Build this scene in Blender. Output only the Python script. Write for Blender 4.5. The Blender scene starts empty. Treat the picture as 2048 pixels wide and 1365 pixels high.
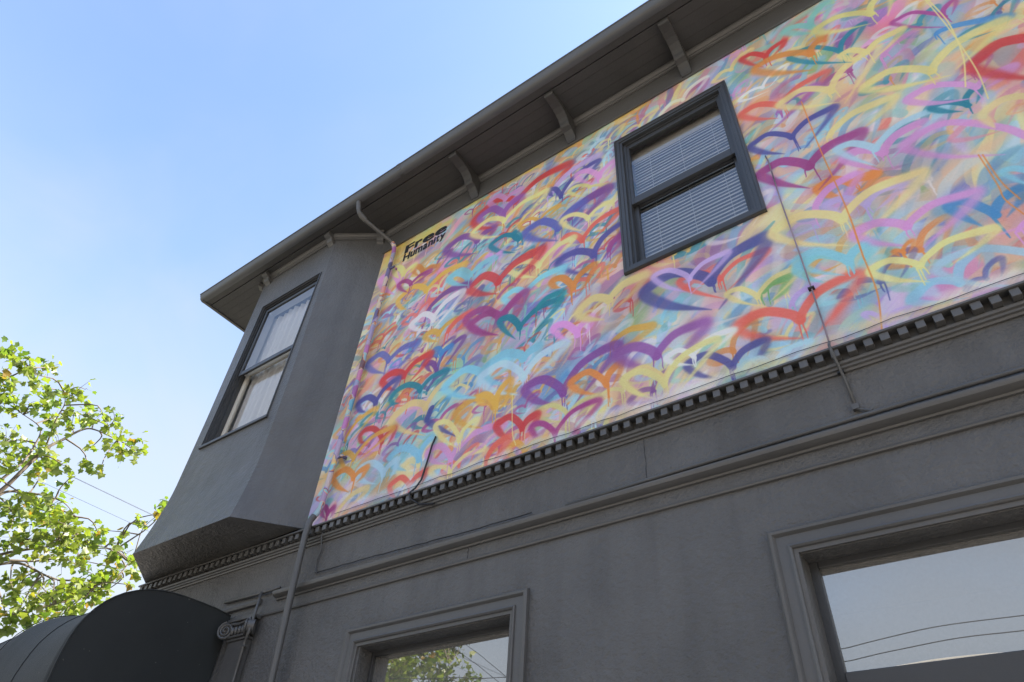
import bpy, bmesh, math, random
import numpy as np
from mathutils import Vector, Matrix

random.seed(7)
rng = np.random.default_rng(11)
scene = bpy.context.scene
COL = scene.collection

# ------------------------------------------------------------------ camera
# X runs along the painted wall, Y goes into it, Z is up; the wall face is Y = 3
FOC = 1346.99
CX, CY, CAMZ = 1024.0, 682.5, 1.6
AX = np.array([0.81088797, -0.35924661, -0.46195517])
AZ = np.array([0.06076849, -0.73343578, 0.67703703])
AY = np.cross(AZ, AX)
RW = np.stack([AX, AY, AZ], 1)          # world -> camera (x right, y down, z forward)

cam_data = bpy.data.cameras.new("camera")
cam = bpy.data.objects.new("camera", cam_data)
COL.objects.link(cam)
right, up, back = RW[0], -RW[1], -RW[2]
M = Matrix(((right[0], up[0], back[0], 0.0), (right[1], up[1], back[1], 0.0),
            (right[2], up[2], back[2], CAMZ), (0, 0, 0, 1)))
cam.matrix_world = M
cam_data.sensor_width = 36.0
cam_data.lens = FOC / 2048.0 * 36.0
cam_data.clip_start = 0.05
cam_data.clip_end = 1000.0
scene.camera = cam

# ------------------------------------------------------------------ sky, sun, exposure
SUN_AZ, SUN_EL = math.radians(50), math.radians(44)
world = bpy.data.worlds.new("World")
scene.world = world
world.use_nodes = True
wn, wl = world.node_tree.nodes, world.node_tree.links
bg = wn["Background"]
sky = wn.new("ShaderNodeTexSky")
sky.sky_type = 'NISHITA'
sky.sun_disc = False
sky.sun_elevation = SUN_EL
sky.sun_rotation = SUN_AZ
sky.air_density = 1.0
sky.dust_density = 0.9
sky.ozone_density = 1.0
tc = wn.new("ShaderNodeTexCoord")
mp = wn.new("ShaderNodeMapping")
mp.inputs["Rotation"].default_value = (0.3, 0.5, 0.9)
mp.inputs["Scale"].default_value = (1.2, 3.4, 5.0)
wl.new(tc.outputs["Generated"], mp.inputs["Vector"])
nz = wn.new("ShaderNodeTexNoise")
nz.inputs["Scale"].default_value = 1.15
nz.inputs["Detail"].default_value = 7.0
nz.inputs["Roughness"].default_value = 0.48
nz.inputs["Distortion"].default_value = 0.4
wl.new(mp.outputs["Vector"], nz.inputs["Vector"])
sep = wn.new("ShaderNodeSeparateXYZ")
wl.new(tc.outputs["Generated"], sep.inputs[0])
# thin high cloud, a little denser towards the horizon all round
ele = wn.new("ShaderNodeMapRange")
ele.inputs["From Min"].default_value = 0.74
ele.inputs["From Max"].default_value = 0.30
ele.inputs["To Min"].default_value = 0.0
ele.inputs["To Max"].default_value = 0.52
wl.new(sep.outputs["Z"], ele.inputs["Value"])
addn = wn.new("ShaderNodeMath"); addn.operation = 'MULTIPLY_ADD'; addn.inputs[1].default_value = 0.55
elo = wn.new("ShaderNodeMath"); elo.operation = 'ADD'; elo.inputs[1].default_value = 0.20
wl.new(ele.outputs[0], elo.inputs[0])
wl.new(nz.outputs["Fac"], addn.inputs[0]); wl.new(elo.outputs[0], addn.inputs[2])
cr = wn.new("ShaderNodeMapRange")
cr.inputs["From Min"].default_value = 0.36
cr.inputs["From Max"].default_value = 1.15
cr.inputs["To Min"].default_value = 0.0
cr.inputs["To Max"].default_value = 0.95
cr.interpolation_type = 'SMOOTHSTEP'
wl.new(addn.outputs[0], cr.inputs["Value"])
cm = wn.new("ShaderNodeMixRGB")
cm.inputs[2].default_value = (1.78, 1.86, 1.98, 1)
wl.new(cr.outputs[0], cm.inputs[0])
wl.new(sky.outputs[0], cm.inputs[1])
wl.new(cm.outputs[0], bg.inputs["Color"])
bg.inputs["Strength"].default_value = 0.15

sun_d = bpy.data.lights.new("sun", 'SUN')
sun_d.energy = 5.0
sun_d.angle = math.radians(0.53)
sun_d.color = (1.0, 0.93, 0.82)
sun = bpy.data.objects.new("sun", sun_d)
COL.objects.link(sun)
sd = Vector((math.sin(SUN_AZ) * math.cos(SUN_EL), math.cos(SUN_AZ) * math.cos(SUN_EL), math.sin(SUN_EL)))
sun.rotation_euler = sd.to_track_quat('Z', 'Y').to_euler()
sun.location = sd * 60

scene.view_settings.view_transform = 'Standard'
scene.view_settings.look = 'None'
scene.view_settings.gamma = 1.0
scene.view_settings.use_curve_mapping = False
scene.view_settings.exposure = 1.64
scene.cycles.max_bounces = 8
scene.cycles.transparent_max_bounces = 16
scene.cycles.caustics_reflective = False
scene.cycles.caustics_refractive = False

# ------------------------------------------------------------------ helpers
def ray(px, py):
    w = RW.T @ np.array([px - CX, py - CY, FOC])
    return w / np.linalg.norm(w)

def on_wall(px, py, y=3.0):
    w = RW.T @ np.array([px - CX, py - CY, FOC])
    w = w * (y / w[1])
    return w[0], w[2] + CAMZ

def at(px, py, dist):
    d = ray(px, py) * dist
    return Vector((d[0], d[1], d[2] + CAMZ))

def tag(o, label=None, cat=None, group=None, kind=None):
    if label: o["label"] = label
    if cat: o["category"] = cat
    if group: o["group"] = group
    if kind: o["kind"] = kind
    return o

def empty(name, loc, label, cat, group=None):
    o = bpy.data.objects.new(name, None)
    o.empty_display_size = 0.2
    COL.objects.link(o)
    o.location = loc
    return tag(o, label, cat, group)

def attach(o, parent):
    if parent is not None:
        o.parent = parent
        if parent.type == 'EMPTY': o.matrix_parent_inverse = Matrix.Translation(-parent.location)
    return o

def obj_from(name, me, mat, parent=None):
    if mat is not None and len(me.materials) == 0:
        me.materials.append(mat)
    o = bpy.data.objects.new(name, me)
    COL.objects.link(o)
    return attach(o, parent)

def fix_normals(me):
    bm = bmesh.new(); bm.from_mesh(me)
    bmesh.ops.recalc_face_normals(bm, faces=bm.faces)
    bm.to_mesh(me); bm.free()

def mesh(name, verts, faces, mat, parent=None, smooth=False, recalc=True, angle=None):
    me = bpy.data.meshes.new(name)
    me.from_pydata([tuple(v) for v in verts], [], faces)
    if recalc: fix_normals(me)
    if smooth:
        me.polygons.foreach_set("use_smooth", [True] * len(me.polygons))
        if angle: 
            try: me.set_sharp_from_angle(angle=math.radians(angle))
            except Exception: pass
    me.update()
    return obj_from(name, me, mat, parent)

class MB:
    """collects shapes that make up ONE part"""
    def __init__(self): self.v = []; self.f = []
    def add(self, v, f):
        n = len(self.v)
        self.v += [tuple(p) for p in v]
        self.f += [tuple(i + n for i in q) for q in f]
        return self
    def box(self, x0, x1, y0, y1, z0, z1):
        v = [(x0, y0, z0), (x1, y0, z0), (x1, y1, z0), (x0, y1, z0), (x0, y0, z1), (x1, y0, z1), (x1, y1, z1), (x0, y1, z1)]
        f = [(0, 3, 2, 1), (4, 5, 6, 7), (0, 1, 5, 4), (1, 2, 6, 5), (2, 3, 7, 6), (3, 0, 4, 7)]
        return self.add(v, f)
    def prism_x(self, prof, x0, x1):
        n = len(prof)
        v = [(x0, y, z) for y, z in prof] + [(x1, y, z) for y, z in prof]
        f = [(i, (i + 1) % n, n + (i + 1) % n, n + i) for i in range(n)]
        f += [tuple(range(n))[::-1], tuple(range(n, 2 * n))]
        return self.add(v, f)
    def tube(self, path, r, seg=8, cap=True):
        P = [Vector(p) for p in path]; n = len(P)
        rs = r if isinstance(r, (list, tuple)) else [r] * n
        ref = Vector((0.13, 0.31, 0.94))
        v = []; f = []
        prev = None
        for i in range(n):
            t = (P[min(i + 1, n - 1)] - P[max(i - 1, 0)])
            if t.length < 1e-9: t = Vector((0, 0, 1))
            t.normalize()
            if prev is None:
                a = t.cross(ref)
                if a.length < 1e-3: a = t.cross(Vector((1, 0, 0)))
            else:
                a = prev - t * prev.dot(t)
                if a.length < 1e-6: a = t.cross(ref)
            a.normalize(); b = t.cross(a); prev = a
            for k in range(seg):
                an = 2 * math.pi * k / seg
                v.append(P[i] + (a * math.cos(an) + b * math.sin(an)) * rs[i])
        for i in range(n - 1):
            for k in range(seg):
                k2 = (k + 1) % seg
                f.append((i * seg + k, i * seg + k2, (i + 1) * seg + k2, (i + 1) * seg + k))
        if cap:
            f.append(tuple(range(seg))[::-1]); f.append(tuple(range((n - 1) * seg, n * seg)))
        return self.add(v, f)
    def build(self, name, mat, parent=None, smooth=False, angle=None, bevel=0.0):
        o = mesh(name, self.v, self.f, mat, parent, smooth, True, angle)
        if bevel:
            m = o.modifiers.new("bevel", 'BEVEL'); m.width = bevel; m.segments = 2; m.limit_method = 'ANGLE'
        return o

def wall_with_holes(xs, zs, holes, yf, yb):
    """a wall slab whose front lies at yf, with rectangular openings cut right through"""
    xs = sorted(set(xs + [h[0] for h in holes] + [h[1] for h in holes]))
    zs = sorted(set(zs + [h[2] for h in holes] + [h[3] for h in holes]))
    def inside(cx, cz): return any(h[0] < cx < h[1] and h[2] < cz < h[3] for h in holes)
    bm = bmesh.new()
    V = {}
    def vert(i, j, y):
        k = (i, j, y)
        if k not in V: V[k] = bm.verts.new((xs[i], y, zs[j]))
        return V[k]
    solid = {}
    for i in range(len(xs) - 1):
        for j in range(len(zs) - 1):
            solid[i, j] = not inside((xs[i] + xs[i + 1]) / 2, (zs[j] + zs[j + 1]) / 2)
    for (i, j), s in solid.items():
        if not s: continue
        for y in (yf, yb):
            bm.faces.new([vert(i, j, y), vert(i + 1, j, y), vert(i + 1, j + 1, y), vert(i, j + 1, y)])
        for di, dj, a, b in ((-1, 0, (i, j), (i, j + 1)), (1, 0, (i + 1, j), (i + 1, j + 1)), (0, -1, (i, j), (i + 1, j)), (0, 1, (i, j + 1), (i + 1, j + 1))):
            if not solid.get((i + di, j + dj), False):
                bm.faces.new([vert(*a, yf), vert(*b, yf), vert(*b, yb), vert(*a, yb)])
    bmesh.ops.recalc_face_normals(bm, faces=bm.faces)
    return bm

def frame_mesh(x0, x1, z0, z1, steps, sides="LTRB"):
    """a mitred casing round an opening; steps = [(inset from the outer edge, y front)...], closed at the back"""
    mb = MB()
    n = len(steps)
    rings = []
    for ins, y in steps:
        rings.append([(x0 + ins, y, z0 + (ins if 'B' in sides else 0)), (x0 + ins, y, z1 - ins), (x1 - ins, y, z1 - ins), (x1 - ins, y, z0 + (ins if 'B' in sides else 0))])
    v = [p for r in rings for p in r]
    f = []
    for i in range(n - 1):
        for k in range(4):
            if k == 3 and 'B' not in sides: continue
            k2 = (k + 1) % 4
            f.append((i * 4 + k, i * 4 + k2, (i + 1) * 4 + k2, (i + 1) * 4 + k))
    return mb.add(v, f)

# ------------------------------------------------------------------ materials
def new_mat(name):
    m = bpy.data.materials.new(name); m.use_nodes = True
    return m, m.node_tree.nodes, m.node_tree.links, m.node_tree.nodes["Principled BSDF"]

def noise(n, l, scale, detail=4.0, rough=0.6, vec=None, coord="Object", stretch=None):
    t = n.new("ShaderNodeTexCoord")
    src = t.outputs[coord]
    if stretch:
        mpn = n.new("ShaderNodeMapping"); mpn.inputs["Scale"].default_value = stretch
        l.new(src, mpn.inputs["Vector"]); src = mpn.outputs[0]
    x = n.new("ShaderNodeTexNoise")
    x.inputs["Scale"].default_value = scale; x.inputs["Detail"].default_value = detail; x.inputs["Roughness"].default_value = rough
    l.new(src, x.inputs["Vector"])
    return x

def ramp(n, l, src, stops):
    r = n.new("ShaderNodeValToRGB")
    el = r.color_ramp.elements
    el[0].position, el[0].color = stops[0][0], (*stops[0][1], 1)
    el[1].position, el[1].color = stops[-1][0], (*stops[-1][1], 1)
    for p, c in stops[1:-1]:
        e = el.new(p); e.color = (*c, 1)
    l.new(src, r.inputs[0])
    return r

def painted(name, base, rough=0.5, bump=0.3, bscale=90.0, var=0.16, fine=0.0, spec=0.5, streak=False):
    """old exterior paint: slow tonal drift, blotchy gloss, brushed or stuccoed relief"""
    m, n, l, b = new_mat(name)
    big = noise(n, l, 1.6, 6.0, 0.62)
    lo = tuple(c * (1 - var) for c in base); hi = tuple(c * (1 + var) for c in base)
    col = ramp(n, l, big.outputs["Fac"], [(0.32, lo), (0.68, hi)])
    out = col.outputs[0]
    if streak:
        st = noise(n, l, 2.2, 5.0, 0.6, stretch=(3.2, 3.2, 0.35))
        sr = ramp(n, l, st.outputs["Fac"], [(0.42, (1.04, 1.04, 1.04)), (0.72, (0.80, 0.79, 0.78))])
        mx = n.new("ShaderNodeMixRGB"); mx.blend_type = 'MULTIPLY'; mx.inputs[0].default_value = 0.8
        l.new(out, mx.inputs[1]); l.new(sr.outputs[0], mx.inputs[2]); out = mx.outputs[0]
        sp = noise(n, l, 55.0, 2.0, 0.5)
        spr = ramp(n, l, sp.outputs["Fac"], [(0.74, (0, 0, 0)), (0.80, (1, 1, 1))])
        mx2 = n.new("ShaderNodeMixRGB"); mx2.inputs[2].default_value = (0.22, 0.22, 0.21, 1)
        mlt = n.new("ShaderNodeMath"); mlt.operation = 'MULTIPLY'; mlt.inputs[1].default_value = 0.25
        l.new(spr.outputs[0], mlt.inputs[0]); l.new(mlt.outputs[0], mx2.inputs[0])
        l.new(out, mx2.inputs[1]); out = mx2.outputs[0]
    l.new(out, b.inputs["Base Color"])
    rr = n.new("ShaderNodeMapRange")
    rr.inputs["To Min"].default_value = rough - 0.10; rr.inputs["To Max"].default_value = rough + 0.12
    g = noise(n, l, 7.0, 4.0, 0.6)
    l.new(g.outputs["Fac"], rr.inputs["Value"]); l.new(rr.outputs[0], b.inputs["Roughness"])
    b.inputs["Specular IOR Level"].default_value = spec
    bn = noise(n, l, bscale, 5.0, 0.65)
    bm_ = n.new("ShaderNodeBump"); bm_.inputs["Strength"].default_value = bump; bm_.inputs["Distance"].default_value = 0.012
    l.new(bn.outputs["Fac"], bm_.inputs["Height"])
    if fine:
        bn2 = noise(n, l, 9.0, 4.0, 0.55)
        b2 = n.new("ShaderNodeBump"); b2.inputs["Strength"].default_value = fine; b2.inputs["Distance"].default_value = 0.02
        l.new(bn2.outputs["Fac"], b2.inputs["Height"]); l.new(bm_.outputs[0], b2.inputs["Normal"])
        l.new(b2.outputs[0], b.inputs["Normal"])
    else:
        l.new(bm_.outputs[0], b.inputs["Normal"])
    return m

CH = (0.109, 0.106, 0.102)
m_stucco = painted("charcoal_stucco", CH, 0.44, 1.0, 36.0, 0.16, 0.5, streak=True)
m_bay = painted("charcoal_bay_stucco", (0.116, 0.114, 0.111), 0.36, 0.9, 38.0, 0.12, 0.6, streak=True)
m_trim = painted("charcoal_trim", (0.100, 0.097, 0.093), 0.36, 0.22, 40.0, 0.12, 0.12)
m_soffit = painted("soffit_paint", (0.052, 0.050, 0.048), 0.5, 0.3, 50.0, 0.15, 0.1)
m_frame = painted("window_frame_paint", (0.048, 0.049, 0.051), 0.34, 0.12, 30.0, 0.08)
m_gutter = painted("gutter_metal_paint", (0.095, 0.098, 0.102), 0.32, 0.08, 14.0, 0.1)
m_cable = painted("painted_cable", (0.09, 0.09, 0.09), 0.5, 0.2, 60.0, 0.2)
m_black = painted("black_rubber_cable", (0.02, 0.02, 0.022), 0.5, 0.1, 60.0, 0.1)
m_white = painted("white_blind", (0.88, 0.87, 0.85), 0.4, 0.03, 20.0, 0.03)
m_cream = painted("cream_sash", (0.62, 0.58, 0.50), 0.45, 0.05, 20.0, 0.05)
m_inside = painted("dim_interior_wall", (0.30, 0.29, 0.28), 0.8, 0.1, 10.0, 0.05)
m_roof = painted("roof_felt", (0.10, 0.10, 0.10), 0.85, 0.5, 30.0, 0.2)
m_conc = painted("concrete_pavement", (0.52, 0.47, 0.40), 0.85, 0.4, 40.0, 0.12, 0.2)
m_asph = painted("asphalt", (0.17, 0.155, 0.13), 0.85, 0.7, 120.0, 0.2)
m_opp = painted("grey_render", (0.24, 0.225, 0.21), 0.8, 0.4, 40.0, 0.08)
m_cap = painted("pale_parapet_cap", (0.50, 0.48, 0.44), 0.6, 0.1, 20.0, 0.05)
m_wood = painted("pole_timber", (0.14, 0.10, 0.07), 0.85, 0.6, 30.0, 0.2)

def awning_mat():
    m, n, l, b = new_mat("black_awning_canvas")
    big = noise(n, l, 1.3, 5.0, 0.6)
    col = ramp(n, l, big.outputs["Fac"], [(0.3, (0.012, 0.0145, 0.0145)), (0.7, (0.022, 0.025, 0.024))])
    sp = noise(n, l, 34.0, 1.0, 0.4)
    spr = ramp(n, l, sp.outputs["Fac"], [(0.76, (0, 0, 0)), (0.79, (1, 1, 1))])
    mx = n.new("ShaderNodeMixRGB"); mx.inputs[2].default_value = (0.16, 0.16, 0.15, 1)
    ml = n.new("ShaderNodeMath"); ml.operation = 'MULTIPLY'; ml.inputs[1].default_value = 0.5
    l.new(spr.outputs[0], ml.inputs[0]); l.new(ml.outputs[0], mx.inputs[0]); l.new(col.outputs[0], mx.inputs[1])
    l.new(mx.outputs[0], b.inputs["Base Color"])
    b.inputs["Roughness"].default_value = 0.72
    b.inputs["Sheen Weight"].default_value = 0.08
    w = noise(n, l, 420.0, 2.0, 0.5)
    bp = n.new("ShaderNodeBump"); bp.inputs["Strength"].default_value = 0.5; bp.inputs["Distance"].default_value = 0.002
    l.new(w.outputs["Fac"], bp.inputs["Height"])
    cz = noise(n, l, 3.0, 3.0, 0.5)
    bp2 = n.new("ShaderNodeBump"); bp2.inputs["Strength"].default_value = 0.25; bp2.inputs["Distance"].default_value = 0.04
    l.new(cz.outputs["Fac"], bp2.inputs["Height"]); l.new(bp.outputs[0], bp2.inputs["Normal"]); l.new(bp2.outputs[0], b.inputs["Normal"])
    return m
m_awn = awning_mat()

def glass_mat(name, refl, tint=(0.9, 0.93, 0.95), dirt=0.04, f0=0.0, gloss=(0.95, 0.97, 1.0)):
    """thin window glass: clear seen straight on, mirror-like at a slant, with a film of dust"""
    m, n, l, b = new_mat(name)
    n.remove(b)
    out = n["Material Output"]
    tr = n.new("ShaderNodeBsdfTransparent"); tr.inputs[0].default_value = (*tint, 1)
    gl = n.new("ShaderNodeBsdfGlossy"); gl.inputs["Roughness"].default_value = 0.0
    gl.inputs[0].default_value = (*gloss, 1)
    fr = n.new("ShaderNodeFresnel"); fr.inputs[0].default_value = refl
    mr = n.new("ShaderNodeMapRange"); mr.inputs["To Min"].default_value = f0; mr.inputs["To Max"].default_value = 1.0
    l.new(fr.outputs[0], mr.inputs["Value"])
    wv = noise(n, l, 1.4, 2.0, 0.5)
    bp = n.new("ShaderNodeBump"); bp.inputs["Strength"].default_value = 0.05; bp.inputs["Distance"].default_value = 0.02
    l.new(wv.outputs["Fac"], bp.inputs["Height"]); l.new(bp.outputs[0], gl.inputs["Normal"])
    mx = n.new("ShaderNodeMixShader")
    l.new(mr.outputs[0], mx.inputs[0]); l.new(tr.outputs[0], mx.inputs[1]); l.new(gl.outputs[0], mx.inputs[2])
    df = n.new("ShaderNodeBsdfDiffuse"); df.inputs[0].default_value = (0.55, 0.54, 0.52, 1)
    mx2 = n.new("ShaderNodeMixShader")
    dn = noise(n, l, 60.0, 4.0, 0.7)
    dr = ramp(n, l, dn.outputs["Fac"], [(0.3, (dirt * 0.5,) * 3), (0.74, (dirt,) * 3), (0.80, (dirt * 2.5,) * 3)])
    l.new(dr.outputs[0], mx2.inputs[0]); l.new(mx.outputs[0], mx2.inputs[1]); l.new(df.outputs[0], mx2.inputs[2])
    l.new(mx2.outputs[0], out.inputs[0])
    return m
m_glass = glass_mat("window_glass", 1.6, tint=(0.98, 0.98, 0.98), dirt=0.01, f0=0.11)
m_glass_bay = glass_mat("bay_window_glass", 1.45, tint=(1.0, 1.0, 1.0), dirt=0.008, f0=0.05)
m_glass_shop = glass_mat("coated_shop_glass", 1.8, tint=(0.35, 0.37, 0.38), dirt=0.25, f0=0.34, gloss=(0.94, 0.93, 0.89))

def leaf_mat(name, c1, c2):
    m, n, l, b = new_mat(name)
    n.remove(b)
    out = n["Material Output"]
    g = n.new("ShaderNodeNewGeometry")
    col = ramp(n, l, g.outputs["Random Per Island"], [(0.0, c1), (0.55, tuple((a + 2 * b_) / 3 for a, b_ in zip(c1, c2))), (0.93, c2), (1.0, (0.30, 0.17, 0.03))])
    oi = n.new("ShaderNodeObjectInfo")
    hsv = n.new("ShaderNodeHueSaturation")
    mr = n.new("ShaderNodeMapRange"); mr.inputs["To Min"].default_value = 0.8; mr.inputs["To Max"].default_value = 1.2
    l.new(oi.outputs["Random"], mr.inputs["Value"]); l.new(mr.outputs[0], hsv.inputs["Value"])
    l.new(col.outputs[0], hsv.inputs["Color"])
    df = n.new("ShaderNodeBsdfDiffuse"); tl = n.new("ShaderNodeBsdfTranslucent")
    l.new(hsv.outputs[0], df.inputs[0])
    br = n.new("ShaderNodeMixRGB"); br.blend_type = 'MULTIPLY'; br.inputs[0].default_value = 1.0; br.inputs[2].default_value = (1.45, 1.6, 0.65, 1)
    l.new(hsv.outputs[0], br.inputs[1]); l.new(br.outputs[0], tl.inputs[0])
    gs = n.new("ShaderNodeBsdfGlossy"); gs.inputs["Roughness"].default_value = 0.45
    mx = n.new("ShaderNodeMixShader"); mx.inputs[0].default_value = 0.5
    l.new(df.outputs[0], mx.inputs[1]); l.new(tl.outputs[0], mx.inputs[2])
    m2 = n.new("ShaderNodeMixShader"); m2.inputs[0].default_value = 0.06
    l.new(mx.outputs[0], m2.inputs[1]); l.new(gs.outputs[0], m2.inputs[2])
    l.new(m2.outputs[0], out.inputs[0])
    return m
m_leaf = leaf_mat("plane_leaf", (0.10, 0.17, 0.03), (0.24, 0.27, 0.05))
m_bark = painted("plane_bark", (0.16, 0.13, 0.10), 0.85, 0.6, 20.0, 0.35)

def curtain_mat():
    m, n, l, b = new_mat("sheer_curtain")
    b.inputs["Base Color"].default_value = (0.95, 0.945, 0.93, 1)
    b.inputs["Roughness"].default_value = 0.9
    tl = n.new("ShaderNodeBsdfTranslucent"); tl.inputs[0].default_value = (0.8, 0.79, 0.75, 1)
    mx = n.new("ShaderNodeMixShader"); mx.inputs[0].default_value = 0.08
    l.new(b.outputs[0], mx.inputs[1]); l.new(tl.outputs[0], mx.inputs[2])
    l.new(mx.outputs[0], n["Material Output"].inputs[0])
    return m
m_curtain = curtain_mat()

# ------------------------------------------------------------------ the mural, painted stroke by stroke
MX0, MX1, MZ0, MZ1 = -4.45, 3.2, 3.90, 7.52
PPM = 330
TW, TH = int((MX1 - MX0) * PPM), int((MZ1 - MZ0) * PPM)
PAL = {'Y': (238, 219, 138), 'y': (238, 176, 70), 'O': (236, 142, 62), 'R': (220, 66, 66), 'K': (241, 100, 84), 'P': (128, 72, 150),
       'I': (86, 84, 160), 'M': (172, 68, 140), 'p': (220, 148, 208), 'L': (196, 172, 226), 'S': (136, 208, 230), 's': (176, 218, 238),
       'T': (42, 138, 160), 'B': (72, 146, 208), 'W': (236, 230, 228), 'G': (118, 180, 100), 'V': (160, 92, 176), 'A': (130, 204, 192),
       'D': (70, 66, 120), 'e': (236, 184, 138), 'u': (124, 162, 204), 'n': (196, 164, 116), 'q': (214, 120, 150), 't': (96, 176, 178), 'U': (98, 104, 186)}
PAL = {k: np.array(v) / 255.0 for k, v in PAL.items()}

def lownoise(w, h, cells):
    a = rng.random((cells[1] + 2, cells[0] + 2, 3))
    yy = np.linspace(0, cells[1], h); xx = np.linspace(0, cells[0], w)
    y0 = yy.astype(int); x0 = xx.astype(int)
    fy = (yy - y0)[:, None, None]; fx = (xx - x0)[None, :, None]
    fy = fy * fy * (3 - 2 * fy); fx = fx * fx * (3 - 2 * fx)
    A = a[y0][:, x0]; B = a[y0][:, x0 + 1]; C = a[y0 + 1][:, x0]; D = a[y0 + 1][:, x0 + 1]
    return (A * (1 - fx) + B * fx) * (1 - fy) + (C * (1 - fx) + D * fx) * fy

canvas = np.zeros((TH, TW, 3))
canvas[:] = np.array([0.80, 0.71, 0.70])
canvas += (lownoise(TW, TH, (22, 12)) - 0.5) * 0.42
BRISTLE = rng.random((TH // 2 + 2, TW // 2 + 2))
BRISTLE = np.repeat(np.repeat(BRISTLE, 2, 0), 2, 1)[:TH, :TW]
# paint grain drawn out along the way the brush mostly went (up to the right)
_g = np.zeros_like(BRISTLE)
for k in range(-14, 15):
    _g += np.roll(np.roll(BRISTLE, k, 1), int(k * 0.8), 0)
BRISTLE = (_g - _g.mean()) / _g.std()

def to_px(p): return np.array([(p[0] - MX0) * PPM, (p[1] - MZ0) * PPM])

def catmull(P, n):
    P = np.asarray(P, float)
    P = np.vstack([2 * P[0] - P[1], P, 2 * P[-1] - P[-2]])
    seg = len(P) - 3
    out = []
    for t in np.linspace(0, seg - 1e-6, n):
        i = int(t); u = t - i
        a, b, c, d = P[i:i + 4]
        out.append(0.5 * ((2 * b) + (-a + c) * u + (2 * a - 5 * b + 4 * c - d) * u * u + (-a + 3 * b - 3 * c + d) * u ** 3))
    return np.array(out)

def stroke(P, W, S, col, A, dry=0.0):
    """P wall points, W widths, S edge softness (both metres), A opacity along the stroke"""
    Q = np.array([to_px(p) for p in P]); W = np.asarray(W) * PPM; S = np.maximum(np.asarray(S) * PPM, 1.1)
    A = np.broadcast_to(np.asarray(A, float), (len(Q),))
    pad = (W / 2 + S).max() + 2
    x0, y0 = np.floor(Q.min(0) - pad).astype(int); x1, y1 = np.ceil(Q.max(0) + pad).astype(int)
    x0, y0 = max(x0, 0), max(y0, 0); x1, y1 = min(x1, TW), min(y1, TH)
    if x1 - x0 < 2 or y1 - y0 < 2: return
    mask = np.zeros((y1 - y0, x1 - x0))
    for i in range(len(Q) - 1):
        a, b = Q[i], Q[i + 1]
        r = max(W[i], W[i + 1]) / 2 + max(S[i], S[i + 1]) + 1.5
        sx0 = max(int(min(a[0], b[0]) - r), x0); sx1 = min(int(max(a[0], b[0]) + r) + 2, x1)
        sy0 = max(int(min(a[1], b[1]) - r), y0); sy1 = min(int(max(a[1], b[1]) + r) + 2, y1)
        if sx1 <= sx0 or sy1 <= sy0: continue
        X = np.arange(sx0, sx1)[None, :] + 0.5; Yv = np.arange(sy0, sy1)[:, None] + 0.5
        d = b - a; L2 = max(d @ d, 1e-9)
        t = np.clip(((X - a[0]) * d[0] + (Yv - a[1]) * d[1]) / L2, 0, 1)
        dist = np.hypot(X - a[0] - t * d[0], Yv - a[1] - t * d[1])
        w = W[i] + (W[i + 1] - W[i]) * t; s = S[i] + (S[i + 1] - S[i]) * t; al = A[i] + (A[i + 1] - A[i]) * t
        c = np.clip((w / 2 - dist) / s + 0.5, 0, 1)
        c = c * c * (3 - 2 * c) * al
        sub = mask[sy0 - y0:sy1 - y0, sx0 - x0:sx1 - x0]
        np.maximum(sub, c, out=sub)
    br = BRISTLE[y0:y1, x0:x1]
    if dry: mask *= np.clip(1 - dry * (br * 0.35 + 0.45), 0, 1)
    mask = mask[..., None]
    cc = col[None, None, :] * (1 + 0.004 * br[..., None])
    reg = canvas[y0:y1, x0:x1]
    reg += (cc - reg) * mask

def drips(c, w, col, n=None, ln=1.0):
    n = n if n is not None else random.choice([2, 2, 3, 3])
    for k in range(n):
        x = c[0] + random.uniform(-0.42, 0.42) * w; L = random.uniform(0.05, 0.17) * ln
        z = c[1] - w * 0.1
        pts = [(x, z)]
        for q in range(4):
            x += random.uniform(-0.004, 0.004); z -= L / 4; pts.append((x, z))
        stroke(catmull(pts, 10), np.linspace(0.010, 0.0055, 10), [0.003] * 10, col, 0.95)

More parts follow.
